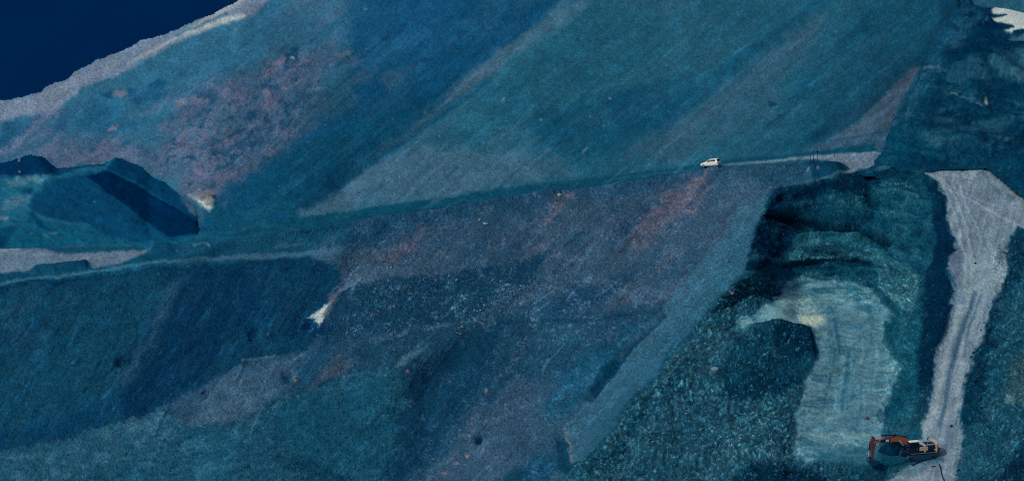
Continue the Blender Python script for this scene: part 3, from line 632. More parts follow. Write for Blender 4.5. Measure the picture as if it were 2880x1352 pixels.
for a_ in ([(2620,486),(2700,500),(2790,520),(2880,575)], [(2650,500),(2690,560),(2720,640),(2735,720)], [(2690,480),(2700,540),(2740,620),(2770,700)], [(2660,540),(2690,610),(2710,700),(2715,790)], [(2600,480),(2700,478),(2770,472)]):
    g.S(a_, 5, (136,142,152), .6, f=4, warp=5)
    g.S([(x+9, y+3) for x, y in a_], 4, (72,92,118), .5, f=4, warp=5)
g.P([(2800,540),(2880,560),(2880,620),(2830,600)], (116,122,142), .7, f=8, warp=14, nz=cl2); g.S([(2760,480),(2800,530),(2850,560)], 8, (50,78,106), .6, f=6, warp=10)
g.S([(2700,860),(2670,960),(2650,1060),(2625,1160),(2600,1220)], 14, (132,140,152), .7, f=10, warp=4)
g.S([(2750,870),(2715,960),(2700,1060),(2695,1160)], 13, (132,140,152), .7, f=10, warp=4)
g.S([(2745,820),(2700,930),(2672,1050),(2655,1150),(2640,1200)], 12, (50,78,106), .8, f=6, warp=5); g.S([(2760,830),(2722,920),(2712,1000)], 8, (50,78,106), .65, f=5, warp=4)
g.P([(2500,1352),(2560,1320),(2600,1345),(2560,1400),(2480,1420)], (118,128,140), .7, f=10, warp=12, nz=.3+.7*pf); g.P([(2520,1330),(2620,1300),(2600,1325),(2560,1340)], (46,84,110), .6, f=8, warp=8)
g.P([(2540,1280),(2600,1285),(2640,1275),(2660,1290),(2600,1305),(2540,1315)], (18,62,90), .7, f=10, warp=8)  # soft shadow beneath the excavator, painted on the ground
g.dot(2677,1197,5,4,(4,40,66),.8,warp=4)
# --- pale ash spills
g.P([(536,540),(560,530),(600,532),(604,548),(585,562),(560,560)], (96,100,128), .75, f=10, warp=8, nz=.4+.6*cl2)
g.P([(535,543),(556,552),(575,556),(590,552),(602,562),(600,578),(588,590),(574,580),(556,562)], (158,160,164), .85, f=10, warp=8)
g.dot(588, 568, 15, 17, (168,172,174), .9, f=.5, warp=5); g.P([(864,893),(880,884),(892,874),(908,866),(930,852),(938,845),(926,868),(915,888),(905,905),(893,925),(890,912),(880,905),(886,897)], (166,172,178), f=4, warp=6)
g.S([(925,862),(940,838),(960,814),(985,800)], 10, (84,98,128), .7, f=6, warp=6, taper=(1, .8)); g.S([(905,892),(928,860)], 3, (60,80,110), .6, f=3)
g.dot(875,918,18,12,(4,64,112),.6,warp=10); g.dot(858,920,10,12,(0,26,60),.8,warp=8); g.S([(870,935),(878,928)], 4, (60,120,160), .5, f=4)

# runs of loose stone down the slopes
for k in range(430):
    zone = k % 4
    if zone in (0, 1):
        x = rng.uniform(560, 2560); y = rng.uniform(-20, 640-.115*(x-560)-20); ang = 141+rng.normal()*4; L_ = rng.uniform(30, 190)
        if y < 0 or (x < 1000 and y > 420): continue
    elif zone == 2:
        x = rng.uniform(1000, 2080); y = rng.uniform(560, 1340); ang = 133+rng.normal()*5; L_ = rng.uniform(25, 130)
    else:
        x = rng.uniform(0, 880); y = rng.uniform(800, 1150); ang = 120+rng.normal()*6; L_ = rng.uniform(25, 110)
    i, j = min(int((y-g.y0)/STEP), U.shape[0]-1), min(int((x-g.x0)/STEP), U.shape[1]-1)
    c = g.col[i, j]; f_ = 1.36 if rng.random() < .55 else .68
    if zone < 2: f_ = 1+(f_-1)*.4
    x2, y2 = x+L_*math.cos(math.radians(ang)), y+L_*math.sin(math.radians(ang))
    g.S([(x, y), ((x+x2)/2+rng.normal()*4, (y+y2)/2+rng.normal()*4), (x2, y2)], rng.uniform(2.5, 7), tuple(np.clip(c*f_+(4 if f_ > 1 else 0), 0, 200)), .8, f=3, warp=5, taper=(.5, 1.3), nz=.4+.6*cl2)
for k in range(260):
    x = rng.uniform(300, 2500); y = rng.uniform(20, 1340)
    i, j = int((y-g.y0)/STEP), int((x-g.x0)/STEP); c = g.col[i, j]
    r_ = rng.uniform(1.6, 3.6); g.dot(x, y, r_*1.2, r_, tuple(c*.55+np.array((110, 124, 140))*.45), rng.uniform(.4, .9), f=.5, warp=2)
# broken rock: every block its own tone, dark gaps between the blocks
def region(pts, f=12, warp=6):
    dd, w = g.polyd(pts, warp, f); m = np.zeros(U.shape)
    if w is not None: m[w] = smooth(-f, f, dd)
    return m
mRub = region(rub, 12); mPit = region(pit, 8); mBank = region([(2800,690),(3215,600),(3215,1560),(2650,1560),(2700,1250),(2740,1050),(2800,800)], 12)
mScr = region(scr, 30, 20)
QP = P0*np.array([.25, .25, 1.0]) + P0[..., [0]]*np.array([0, 0, .05])
bp_ = n3(QP, 1.3, 531)*.6+n3(QP, .55, 532)*.55
mWall = region(pit, 8)*(1-smooth(2590, 2640, U))*(1-.6*smooth(745, 800, V))
g.mix((slice(None), slice(None)), .38*mWall*smooth(.1, .5, bp_), (44,98,116)); g.mix((slice(None), slice(None)), .5*mWall*smooth(-.1, -.5, bp_), (0,34,58))
cb, sb = math.cos(math.radians(-36)), math.sin(math.radians(-36))
Ur, Vr = U*cb+V*sb, -U*sb+V*cb
f1a, f2a, ra = worley(Ur/12+.3*g.wu, Vr/7+.3*g.wv, 501)
f1b, f2b, rb = worley(Ur/6.5+.3*g.wu, Vr/4.6+.3*g.wv, 511)
sel = smooth(-.1, .3, n2(U/60, V/45, 521)+.3*n2(U/25, V/20, 522))           # where big blocks lie
blk = sel*(ra*smooth(0, .35, f2a-f1a)-.55*smooth(.22, 0, f2a-f1a)) + (1-.6*sel)*(rb*smooth(0, .35, f2b-f1b)-.5*smooth(.22, 0, f2b-f1b))
mBlk = np.clip(mRub + .8*mBank*smooth(2740, 2760, U+.0*V) + .35*region(pit, 8)*(1-smooth(2590, 2640, U)), 0, 1)
band_ = region([(900,960),(960,830),(1250,770),(1550,720),(1640,760),(1900,700),(1880,760),(1700,840),(1450,880),(1250,900),(1000,960)], 30, 24)
mBlk2 = np.clip(band_*(.35+.65*cl1) + .35*LM*(U > 950)*cl1*(1-region(slab, 8)), 0, 1)
g.col *= (1 + (.32*mBlk+.26*mBlk2*(1-mBlk))*blk)[..., None]
hi = smooth(.55, .95, blk)*np.clip(mBlk+.6*mBlk2, 0, 1)
g.mix((slice(None), slice(None)), .35*hi, (92, 134, 148))
# finest grain: stones and clods
gr = n2(U/5.2, V/4.2, 301)*.5 + n2(U/2.9, V/2.7, 302)*.6
ca, sa = math.cos(math.radians(-48)), math.sin(math.radians(-48))
gs = n2((U*ca+V*sa)/24, (-U*sa+V*ca)/4.2, 321)*.6 + n2((U*ca+V*sa)/60, (-U*sa+V*ca)/9, 322)*.6
rw = np.clip(rng.normal(size=U.shape), -2.2, 2.6)
fine = .075 + .055*LM + .05*np.clip(mRub+mPit+mBank, 0, 1)
amp = 1 + .13*gr + .09*(cl1-.5) + gs*(.02+.07*LM*(.3+.7*cl3)) + fine*rw
lum = g.col @ np.array([.25, .6, .15])
g.col = g.col*.94 + lum[..., None]*.10
g.col *= np.array([.96, 1.03, 1.01])
g.col *= amp[..., None]

# ---------------------------------------------------------------- relief
N0 = normals(P0)
d = np.zeros(U.shape)
rough = .12 + .30*LM
mRoad = np.clip(region(road, 8)+region(strip, 6)+region(floor, 10)+region([(-330,690),(-10,696),(440,700),(340,740),(260,752),(0,770),(-330,810)], 6)+region([(2250,438),(2460,420),(2470,455),(2290,508)], 4), 0, 1)
rough = rough*(1-mRoad)*(1-.85*region(slab, 10))
d += (.9*n3(P0, 14, 1) + .5*n3(P0, 6, 2))*(rough+.3)*(1-.9*mRoad)
d += (.28*n3(P0, 2.4, 3) + .16*n3(P0, 1.1, 4))*(rough+.7*mRub+1.1*mPit+1.2*mBank+.5*mScr)
d += .07*gs*(1-mRoad)*LM*(.3+.7*cl3)
d += .035*rw*(.35+.8*LM+np.clip(mRub+mPit+mBank, 0, 1))*(1-mRoad)*(1-.7*region(slab, 8))
d += .07*blk*mBlk + .05*blk*mBlk2
d += .06*n3(P0, .55, 5)*(rough+.8*mRub+.8*mPit+.8*mBank+.15)
d += .10*(st3-.5)*(1-LM)*(topz)
d += .22*(mScr)*(cl1-.5) + .1*mScr*(cl2-.5)
d += (.8*n3(P0, 4.2, 8)+.25*n3(P0, 1.7, 9))*np.clip(mRub+.7*mBank*smooth(2740, 2790, U), 0, 1)
d += (.4*n3(P0, 3.0, 10)+.15*n3(P0, 1.4, 11)+.5*bp_)*mPit
# hollows and banks
def rel(pts, wd, h, taper=(1, 1)):
    dd, T, w = g.lined(pts, 3, wd*2)
    if w is None: return
    d[w] += h*np.exp(-(dd/(wd*(taper[0]*(1-T)+taper[1]*T)))**2)
rel([(1400,200),(1250,300),(1100,400),(960,500)], 30, -.8); rel([(1530,40),(1330,170),(1100,360),(960,500)], 70, -1.2)
rel([(2020,478),(1500,552),(1000,632),(800,655)], 6, .5); rel([(2592,176),(2500,258),(2330,390)], 30, -.5)
rel([(1870,870),(1740,1000),(1660,1110)], 12, -1.2); rel([(366,1002),(340,1010)], 14, -1.2); rel([(712,945),(720,938)], 14, -1.0); rel([(1343,1228),(1340,1232)], 12, -.5)
rel([(2170,606),(2260,626),(2420,640),(2495,676)], 13, -2.6); rel([(300,770),(150,790),(0,806)], 5, .4); rel([(100,758),(236,742)], 10, .8); rel([(440,705),(470,700)], 18, 1.0)
rel([(2290,478),(2350,480)], 18, 1.2); rel([(2120,928),(2200,918),(2270,934),(2282,1000)], 14, .9); rel([(2240,668),(2340,652),(2430,668),(2490,705)], 8, .8); rel([(2210,745),(2330,732),(2440,745)], 7, -.7); rel([(2672,1050),(2745,820)], 7, -.15); rel([(2480,505),(2640,900)], 1, 0)
Pm = P0 + N0*d[..., None]*np.where(((N0*(P0-CAM)).sum(-1)) < 0, 1, -1)[..., None]
colm = albedo(g.col)

# ---------------------------------------------------------------- split the sheet into the named grounds
dR, wR = g.polyd(RIM + [(3215,-190),(3215,1560),(-330,1560)], 5, 60)
keep = np.zeros(U.shape, bool); keep[wR] = (dR > 0)
keep |= (U > 1010)
kc = keep[:-1, :-1] & keep[1:, 1:] & keep[1:, :-1] & keep[:-1, 1:]
lab = np.zeros(U.shape, np.int8)                       # 0 hillside
lab[LM > .5] = 1                                       # lower slope
lab[region(spur, 3, 10) > .5] = 2                      # near spur
lab[region(J, 3, 5) > .5] = 3                          # right bank / plateau
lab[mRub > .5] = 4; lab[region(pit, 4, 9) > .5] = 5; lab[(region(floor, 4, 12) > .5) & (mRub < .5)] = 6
lab[region(road, 4, 7) > .5] = 7; lab[region(strip, 3, 4) > .5] = 8
lab[region([(-330,690),(-10,696),(440,700),(340,740),(260,752),(200,738),(0,770),(-330,810)], 3, 5) > .5] = 9
lab[region([(2250,441),(2330,434),(2460,425),(2480,432),(2470,452),(2440,475),(2400,483),(2290,508),(2340,493),(2390,475),(2375,462),(2330,452)], 3, 3) > .5] = 8
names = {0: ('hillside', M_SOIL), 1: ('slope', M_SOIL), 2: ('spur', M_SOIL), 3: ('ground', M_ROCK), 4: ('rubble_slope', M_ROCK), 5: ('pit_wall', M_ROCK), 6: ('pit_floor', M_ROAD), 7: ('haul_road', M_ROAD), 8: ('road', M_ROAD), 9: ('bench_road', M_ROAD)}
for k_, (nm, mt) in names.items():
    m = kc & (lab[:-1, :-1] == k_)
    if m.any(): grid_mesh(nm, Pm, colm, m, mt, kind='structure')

# ================================================================ spoil heap on the left
g2 = Grid(-330, 640, 400, 740)
mound = [(-330,455),(-10,464),(40,446),(90,440),(130,446),(165,468),(215,464),(290,456),(318,444),(345,445),(385,462),(430,492),(500,540),(545,572),(575,596),(600,630),(600,690),(430,712),(0,712),(-330,720)]
p2 = [(-330,380,520),(640,380,520),(-330,455,505),(0,465,502),(90,440,502),(165,468,503),(290,456,500),(330,444,500),(430,492,496),(500,540,490),(560,590,483),(572,640,481),
      (300,476,494),(250,492,492),(0,496,497),(150,500,493),(470,662,477),(555,635,478.5),(560,668,475),(110,600,488.5),(100,560,490.5),(430,690,481),(200,694,484),(0,691,485.5),(-330,700,485),(-330,520,494),(560,700,474),(430,715,478),(200,720,481),(0,718,482.8),(-330,725,481),(640,760,470),(430,760,469),(0,760,475),(-330,780,473),(610,600,496),(600,560,496),(610,640,492),(600,690,480)]
W2 = surface(g2, p2, [[(300,476),(250,492)], [(330,444),(430,492),(500,540)], [(470,662),(555,635)]], 4)
P2 = place(g2, W2)
U2, V2 = g2.U, g2.V
g2.col[:] = (10,60,92)
q1 = g2.nz(60, 12, 32, 11, -.1, .4); q2 = g2.nz(20, 10, 10, 15, -.1, .4); q3 = g2.nz(80, 7, -3, 17, -.1, .4)
g2.P([(-330,500),(0,496),(120,492),(180,480),(260,472),(300,470),(240,492),(130,510),(90,560),(80,640),(-330,660)], (24,84,112), f=10)
g2.P([(20,508),(60,498),(140,490),(120,510),(50,520),(30,525)], (76,112,132), .8, f=8, warp=8)
g2.P([(0,590),(20,560),(60,545),(95,545),(70,570),(40,590)], (66,100,124), .8, f=10, warp=8)
g2.P([(-330,580),(0,560),(40,575),(0,620)], (60,94,118), .6, f=10, warp=8, nz=q3); g2.S([(-60,615),(0,614),(22,614)], 9, (100,108,140), .8, f=4)
g2.P([(-330,650),(0,640),(60,620),(70,640),(0,680),(-330,690)], (6,56,84), .7, f=12, warp=10, nz=q3); g2.P([(0,665),(70,658),(60,680),(0,692),(-330,700),(-330,670)], (4,52,80), .8, f=6, warp=6)
g2.P([(240,492),(100,540),(92,570),(110,600),(220,640),(340,672),(470,665),(360,580)], (8,60,94), f=10, warp=10)
g2.P([(130,560),(240,500),(300,560),(260,610),(150,610)], (7,58,90), .4, f=24, warp=14)
g2.P([(110,600),(180,625),(260,640),(340,672),(420,685),(560,665),(540,700),(0,705),(40,650)], (14,76,104), f=8, warp=8)
g2.S([(105,598),(150,622),(210,630),(250,635)], 9, (44,92,118), .6, f=6, warp=8); g2.S([(90,655),(180,668),(300,676)], 5, (84,100,128), .6, f=4, warp=6, nz=q2); g2.S([(140,652),(180,656)], 6, (90,116,132), .6, f=4, warp=8, nz=q2)
g2.P([(96,600),(130,640),(150,650),(110,640)], (4,46,82), .8, f=6, warp=6)
g2.P([(240,495),(296,476),(330,492),(420,545),(500,590),(556,620),(556,656),(475,666),(430,636),(360,580),(300,540)], (0,34,68), .97, f=4, warp=4)  # shaded right-hand face of the heap, painted as a dark band
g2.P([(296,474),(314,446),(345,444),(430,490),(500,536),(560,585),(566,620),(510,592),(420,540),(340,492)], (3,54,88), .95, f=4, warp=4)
g2.S([(292,470),(318,446)], 12, (26,92,118), .7, f=5); g2.S([(300,476),(340,494),(420,540),(480,578)], 5, (12,72,104), .6, f=4)
g2.P([(290,466),(240,470),(170,482),(200,486),(270,478)], (30,92,116), .7, f=5); g2.P([(200,462),(310,446),(290,460),(210,470)], (5,58,88), .8, f=4)
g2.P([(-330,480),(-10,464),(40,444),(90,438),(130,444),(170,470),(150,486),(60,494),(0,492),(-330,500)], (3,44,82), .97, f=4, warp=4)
g2.P([(100,480),(200,476),(205,482),(110,490)], (4,46,80), .8, f=4); g2.dot(54,451,3,6,(130,110,140),.8,warp=2); g2.dot(56,484,3,3,(120,130,150),.7,warp=2)
g2.P([(60,530),(95,522),(90,540),(60,545)], (5,56,88), .8, f=6)
g2.P([(520,552),(545,570),(560,600),(556,610),(530,590),(518,570)], (110,120,146), .65, f=8, warp=8)
g2.P([(505,535),(520,552),(516,580),(510,560)], (60,100,126), .6, f=6, warp=8)
g2.dot(268,567,6,3,(60,120,140),.5); g2.dot(570,628,6,6,(110,104,136),.8,warp=6)
g2.col *= np.array([.96, 1.02, 1.02]); g2.col *= (1 + .15*(n2(U2/5, V2/4, 61)*.6+n2(U2/2.8, V2/2.8, 62)*.5) + .10*(q1-.5) + .05*(q2-.5))[..., None]
N2 = normals(P2)
d2 = .3*n3(P2, 7, 20)+.2*n3(P2, 3.5, 21)+.15*n3(P2, 1.6, 22)+.07*n3(P2, .8, 23)
dd, w = g2.polyd(mound, 5, 60)
k2 = np.zeros(U2.shape, bool); k2[w] = dd > 0
kc2 = k2[:-1, :-1] & k2[1:, 1:] & k2[1:, :-1] & k2[:-1, 1:]
Pq = P2+N2*(d2*np.where(((N2*(P2-CAM)).sum(-1)) < 0, 1, -1))[..., None]
grid_mesh('spoil_heap', Pq, albedo(g2.col), kc2, M_SOIL, kind='structure')

# ================================================================ rocky cliff hill on the right
g3 = Grid(2360, 3215, -190, 640)
cliff = [(2760,-190),(2715,-60),(2690,20),(2655,85),(2620,140),(2596,178),(2585,205),(2555,255),(2525,300),(2508,330),(2500,375),(2480,410),(2472,440),(2440,478),(2400,492),(2480,500),(2590,482),(2640,475),(2770,464),(2800,492),(2850,540),(2880,560),(3215,640),(3215,-190)]
p3 = [(2760,-190,537),(2690,20,520),(2596,178,505),(2508,330,490),(2480,410,484),(2440,478,478),(2360,500,476),(2360,-190,540),(2400,540,465),(2590,486,470.5),(2640,480,471),(2770,468,472),(2880,565,457.5),(3215,645,448),(3215,700,440),(2400,640,455),
      (2650,430,477),(2750,430,478),(2650,330,487),(2720,300,489),(2800,400,480),(2880,420,478),(3215,430,476),(2680,200,499),(2760,230,492),(2880,250,491),(3215,250,489),(2850,160,502),(2740,120,506),(2800,110,507),(2880,100,509),(3215,100,508),(2880,75,514),(2800,0,530),(2880,0,534),(3215,0,536),(3215,-190,560),(2880,-190,556),
      (2560,300,491),(2560,400,482)]
W3 = surface(g3, p3, [[(2590,486),(2640,480),(2770,468),(2880,565)]], 4)
P3 = place(g3, W3); U3, V3 = g3.U, g3.V
g3.col[:] = (6,54,80)
r1 = g3.nz(50, 14, -55, 11, -.1, .4, 6); r2 = g3.nz(18, 9, -45, 15, 0, .45, 5); r3 = g3.nz(80, 9, 8, 19, 0, .4, 6); r4 = g3.nz(60, 40, 0, 25, -.2, .4, 10)
g3.P([(2700,-100),(2760,-190),(2820,-100),(2770,60),(2700,140),(2650,200),(2596,195),(2640,110)], (16,66,96), .9, f=16, warp=12)
g3.P([(2720,0),(2760,0),(2750,60),(2720,120),(2640,190),(2600,190),(2680,80)], (46,80,108), .6, f=16, warp=14, nz=.2+.8*r1)
g3.P([(2670,110),(2720,115),(2700,160),(2660,175),(2640,200)], (62,88,112), .6, f=12, warp=12, nz=r2)
g3.P([(2596,185),(2640,180),(2640,220),(2600,270),(2560,330),(2530,380),(2500,370),(2510,320),(2560,250)], (34,76,102), .8, f=12, warp=12, nz=.4+.6*r2)
g3.P([(2780,-60),(2830,-60),(2800,40),(2820,60),(2780,110),(2740,130),(2760,60)], (4,40,68), .85, f=14, warp=14)
g3.P([(2650,160),(2740,120),(2880,110),(2960,120),(2960,180),(2800,150),(2740,200),(2680,200),(2650,200)], (3,42,70), .85, f=12, warp=14)
g3.P([(2780,158),(2880,148),(2960,158),(2960,228),(2850,224),(2790,198)], (54,98,118), .9, f=12, warp=12)
g3.S([(2800,150),(2850,156),(2900,168)], 8, (70,92,118), .5, f=8, warp=8)
g3.P([(2640,220),(2780,210),(2880,225),(2960,235),(2960,340),(2760,340),(2640,340),(2600,320)], (4,48,74), .85, f=16, warp=14)
g3.P([(2640,260),(2700,230),(2760,250),(2750,290),(2700,320),(2650,310)], (16,68,92), .7, f=16, warp=14, nz=.3+.7*r2)
g3.P([(2590,310),(2640,290),(2700,330),(2760,340),(2760,380),(2700,380),(2640,350),(2600,340)], (2,36,62), .9, f=14, warp=14)
g3.P([(2760,330),(2960,330),(2960,420),(2800,440),(2740,400)], (4,44,70), .8, f=18, warp=16)
g3.P([(2590,350),(2640,370),(2700,395),(2740,415),(2720,420),(2640,410),(2600,390)], (48,84,106), .75, f=8, warp=10, nz=.4+.6*r2)
g3.P([(2480,420),(2520,340),(2580,340),(2640,410),(2740,420),(2770,455),(2640,470),(2500,490)], (8,62,88), .75, f=14, warp=12)
g3.P([(2500,320),(2512,320),(2505,370),(2495,370)], (1,38,68), .8, f=5, warp=5)
g3.P([(2440,480),(2480,460),(2600,460),(2640,470),(2590,484),(2480,500)], (4,48,72), .8, f=8, warp=6)
g3.P([(2780,450),(2960,440),(2960,600),(2850,540)], (5,52,78), .8, f=12, warp=10)
g3.mix((slice(None), slice(None)), .28*r3*smooth(200, 300, V3), (26,74,98)); g3.mix((slice(None), slice(None)), .4*r2*r4, (50,90,110))
g3.mix((slice(None), slice(None)), .35*r1*(1-r2), (2,40,66))
for k in range(46):
    x = rng.uniform(2560, 2880); y = rng.uniform(120, 460); L_ = rng.uniform(30, 110); sl_ = .12+.35*rng.normal()*.4 + (.35 if x < 2720 and y > 330 else 0)
    c = (2,38,64) if rng.random() < .55 else (44,84,106)
    g3.S([(x, y), (x+L_*.5, y+L_*.5*sl_+rng.normal()*4), (x+L_, y+L_*sl_+rng.normal()*5)], rng.uniform(3, 9), c, rng.uniform(.3, .6), f=5, warp=10, nz=.3+.7*r2)
for k in range(26):
    x = rng.uniform(2580, 2790); y = rng.uniform(0, 260); L_ = rng.uniform(20, 70)
    c = (2,40,68) if rng.random() < .5 else (56,88,112)
    g3.S([(x, y), (x-L_*.55, y+L_*.8)], rng.uniform(3, 7), c, rng.uniform(.3, .6), f=4, warp=8, nz=.3+.7*r1)
QS_ = P3*np.array([.22, .22, 1.0]) + P3[..., [0]]*np.array([0, 0, .10])
bn = n3(QS_, 1.9, 41)*.6+n3(QS_, .8, 42)*.5
mk = smooth(2560, 2640, U3+.35*(V3-300))
g3.mix((slice(None), slice(None)), .42*mk*smooth(.12, .5, bn), (48,88,108)); g3.mix((slice(None), slice(None)), .5*mk*smooth(-.12, -.5, bn), (1,36,62))
g3.S([(2590,178),(2640,188)], 5, (90,110,124), .6, f=4); g3.S([(2675,262),(2692,266)], 4, (120,130,136), .7, f=4); g3.S([(2700,272),(2740,278)], 6, (80,104,114), .6, f=5, warp=6)
g3.S([(2745,292),(2760,296)], 5, (110,116,134), .7, f=4); g3.dot(2774,281,4,9,(168,166,140),.85,f=.6,warp=2); g3.S([(2780,384),(2850,382)], 4, (60,92,110), .6, f=4, warp=4)
g3.S([(2786,410),(2788,440)], 3, (50,88,106), .6, f=3); g3.S([(2480,418),(2510,424)], 4, (84,98,120), .6, f=4, warp=4)
pond = [(2795,28),(2810,8),(2850,-6),(3215,-30),(3215,84),(2900,84),(2872,78),(2848,94),(2822,84),(2845,75),(2800,62),(2830,42)]
g3.P([(2830,104),(2880,94),(3000,92),(3000,120),(2860,120)], (80,100,122), .8, f=6, warp=8)
bright = [(2790,30),(2812,6),(2860,0),(2960,-10),(3215,-20),(3215,92),(2885,92),(2848,94),(2815,84),(2790,60)]
g3.P(bright, (190,190,190), f=4, warp=5)
g3.P([(2795,24),(2815,2),(2880,-8),(2960,-20),(2960,-2),(2880,6),(2820,16)], (104,118,144), .9, f=5, warp=5)
g3.P([(2770,70),(2812,63),(2850,72),(2852,78),(2820,86),(2780,88)], (2,40,70), .98, f=3, warp=4); g3.P([(2770,42),(2800,42),(2830,38),(2834,42),(2810,50),(2785,54)], (3,44,74), .95, f=3, warp=4)
g3.P([(2845,94),(2852,86),(2866,82),(2885,84),(2900,96),(2870,98)], (3,42,70), .98, f=3, warp=3); g3.P([(2740,90),(2810,86),(2840,96),(2830,115),(2760,110)], (4,44,70), .9, f=6, warp=8)
dd, w = g3.polyd(bright, 5, 30); br_ = np.zeros(U3.shape); br_[w] = smooth(-6, 6, dd)
g3.col *= np.array([.96, 1.02, 1.01]); g3.col *= (1 + .22*(1-.8*br_)*(n2(U3/5, V3/4, 71)*.6+n2(U3/2.8, V3/2.8, 72)*.5))[..., None]
N3 = normals(P3)

QS = P3*np.array([.28, .28, 1.0]) + P3[..., [0]]*np.array([0, 0, .10])
d3 = (.8*n3(P3, 9, 31)+1.2*n3(QS, 2.6, 32)+.6*n3(QS, 1.1, 33)+.22*n3(P3, 1.1, 35)+.12*n3(P3, .5, 34))*smooth(490, 440, V3-.35*np.maximum(U3-2770, 0))
dd, w = g3.polyd(bright, 5, 30); fl = np.zeros(U3.shape); fl[w] = smooth(-10, 10, dd); d3 *= 1-.95*fl
dd, w = g3.polyd(cliff, 8, 40)
k3 = np.zeros(U3.shape, bool); k3[w] = dd > 0
kc3 = k3[:-1, :-1] & k3[1:, 1:] & k3[1:, :-1] & k3[:-1, 1:]
Pk = P3+N3*(d3*np.where(((N3*(P3-CAM)).sum(-1)) < 0, 1, -1))[..., None]
grid_mesh('rocky_hill', Pk, albedo(g3.col), kc3, M_ROCK, kind='structure')

# ================================================================ far dark hills and the land around
gx, gy = np.meshgrid(np.linspace(-900, 900, 181), np.linspace(0, 900, 91))
z = -190 + 0.42*gy*smooth(0, 60, gy) + 10*n2(gx/120, gy/120, 5) + 4*n2(gx/40, gy/40, 6)
Pf = np.stack([gx, gy+760, z+40], -1)
cf = np.zeros(Pf.shape); cf[:] = albedo((0, 33, 72))
cf *= (1+.08*n2(gx/60, gy/60, 9))[..., None]
grid_mesh('far_hill', Pf, cf, np.ones((90, 180), bool), M_FAR, kind='structure')
gx, gy = np.meshgrid(np.linspace(-3000, 3000, 61), np.linspace(-800, 4500, 54))
Pb = np.stack([gx, gy, np.full(gx.shape, -175.0)], -1); cb = np.zeros(Pb.shape); cb[:] = albedo((10, 50, 84))
grid_mesh('terrain', Pb, cb, np.ones((53, 60), bool), M_FAR, kind='structure')

# ================================================================ loose stone
def ground_ij(px, py, gg=None):
    gg = gg or g
    return int(round((py-gg.y0)/gg.step)), int(round((px-gg.x0)/gg.step))
def ground(px, py):
    i, j = ground_ij(px, py); return Pm[i, j].copy()
t_ = (1+5**.5)/2
ICO = np.array([(-1,t_,0),(1,t_,0),(-1,-t_,0),(1,-t_,0),(0,-1,t_),(0,1,t_),(0,-1,-t_),(0,1,-t_),(t_,0,-1),(t_,0,1),(-t_,0,-1),(-t_,0,1)])/math.sqrt(1+t_*t_)
ICF = np.array([(0,11,5),(0,5,1),(0,1,7),(0,7,10),(0,10,11),(1,5,9),(5,11,4),(11,10,2),(10,7,6),(7,1,8),(3,9,4),(3,4,2),(3,2,6),(3,6,8),(3,8,9),(4,9,5),(2,4,11),(6,2,10),(8,6,7),(9,8,1)])
def rock_verts(n, size):
    """n jagged stones, size (n,)"""
    v = ICO[None]*(1+rng.uniform(-.32, .32, (n, 12, 1)))
    v = v*rng.uniform(.55, 1.0, (n, 1, 3))
    q = rng.normal(size=(n, 4)); q /= np.linalg.norm(q, axis=1, keepdims=True)
    w, x, y, z = q.T
    R = np.stack([np.stack([1-2*(y*y+z*z), 2*(x*y-z*w), 2*(x*z+y*w)], -1), np.stack([2*(x*y+z*w), 1-2*(x*x+z*z), 2*(y*z-x*w)], -1), np.stack([2*(x*z-y*w), 2*(y*z+x*w), 1-2*(x*x+y*y)], -1)], 1)
    v = np.einsum('nij,nkj->nki', R, v)
    return v*size[:, None, None]
M_STONE = ground_mat('loose stone', 2.0, .25, .4)
def scatter(name, mask, n, s0, s1, lo, hi, tint, label, mixc=.4, Pg=None, cg=None):
    Pg = Pm if Pg is None else Pg; cg = colm if cg is None else cg
    p = np.clip(mask, 0, None).ravel().astype(float); p /= p.sum()
    k = rng.choice(p.size, n, p=p)
    size = s0*(s1/s0)**(rng.random(n)**2.2)
    v = rock_verts(n, size*.5) + Pg.reshape(-1, 3)[k][:, None, :] + rng.normal(size=(n, 1, 3))*.05
    base = cg.reshape(-1, 3)[k]
    f = rng.uniform(lo, hi, (n, 1))
    c = base*(1-mixc)*f + albedo(tint)*mixc*f
    cols = np.repeat(np.clip(c, 0, .8), 12, 0)
    faces = (ICF[None]+12*np.arange(n)[:, None, None]).reshape(-1, 3)
    o = mesh_arrays(name, v.reshape(-1, 3), faces, cols, M_STONE, smoothf=False)
    o['kind'] = 'stuff'; o['label'] = label; o['category'] = 'rubble'
    return o
inframe = (U > -250)*(U < 3100)*(V > -120)*(V < 1480)
scatter('rubble', mRub*inframe*(.05+tex1), 2500, .12, .7, .8, 1.5, (46, 98, 116), 'teal broken rock tipped beside the pit floor', .5)
scatter('rubble', mBank*inframe*(.05+sp2*tex1**2), 1500, .14, .8, .75, 1.5, (48, 94, 114), 'teal rock rubble along the right side of the pale haul road', .45)
band = LM*(cl1*.7+cl2*.5)*region([(900,960),(960,830),(1250,770),(1550,720),(1640,760),(1900,700),(1880,760),(1700,840),(1450,880),(1250,900),(1000,960)], 30, 20)
scatter('rubble', band*inframe, 3000, .12, .45, .9, 1.7, (74, 98, 124), 'grey scree scattered across the blue slope under the car road', .5)
scatter('rubble', LM*inframe*(1-region(slab, 6))*(.25+cl1*cl3)*smooth(750, 950, U), 4500, .12, .4, .9, 1.7, (60, 80, 108), 'small stones strewn over the purple slope', .4)
scatter('rubble', region(spur, 4)*inframe*(.3+cl2), 4000, .12, .35, .9, 1.5, (44, 84, 106), 'fine rubble on the near spur at the lower left', .4)
scatter('rubble', mPit*inframe*(.05+sp2*smooth(90,150,g.col.sum(-1)/2)), 2000, .12, .4, .9, 1.5, (60, 108, 124), 'broken rock on the walls of the pit', .35)
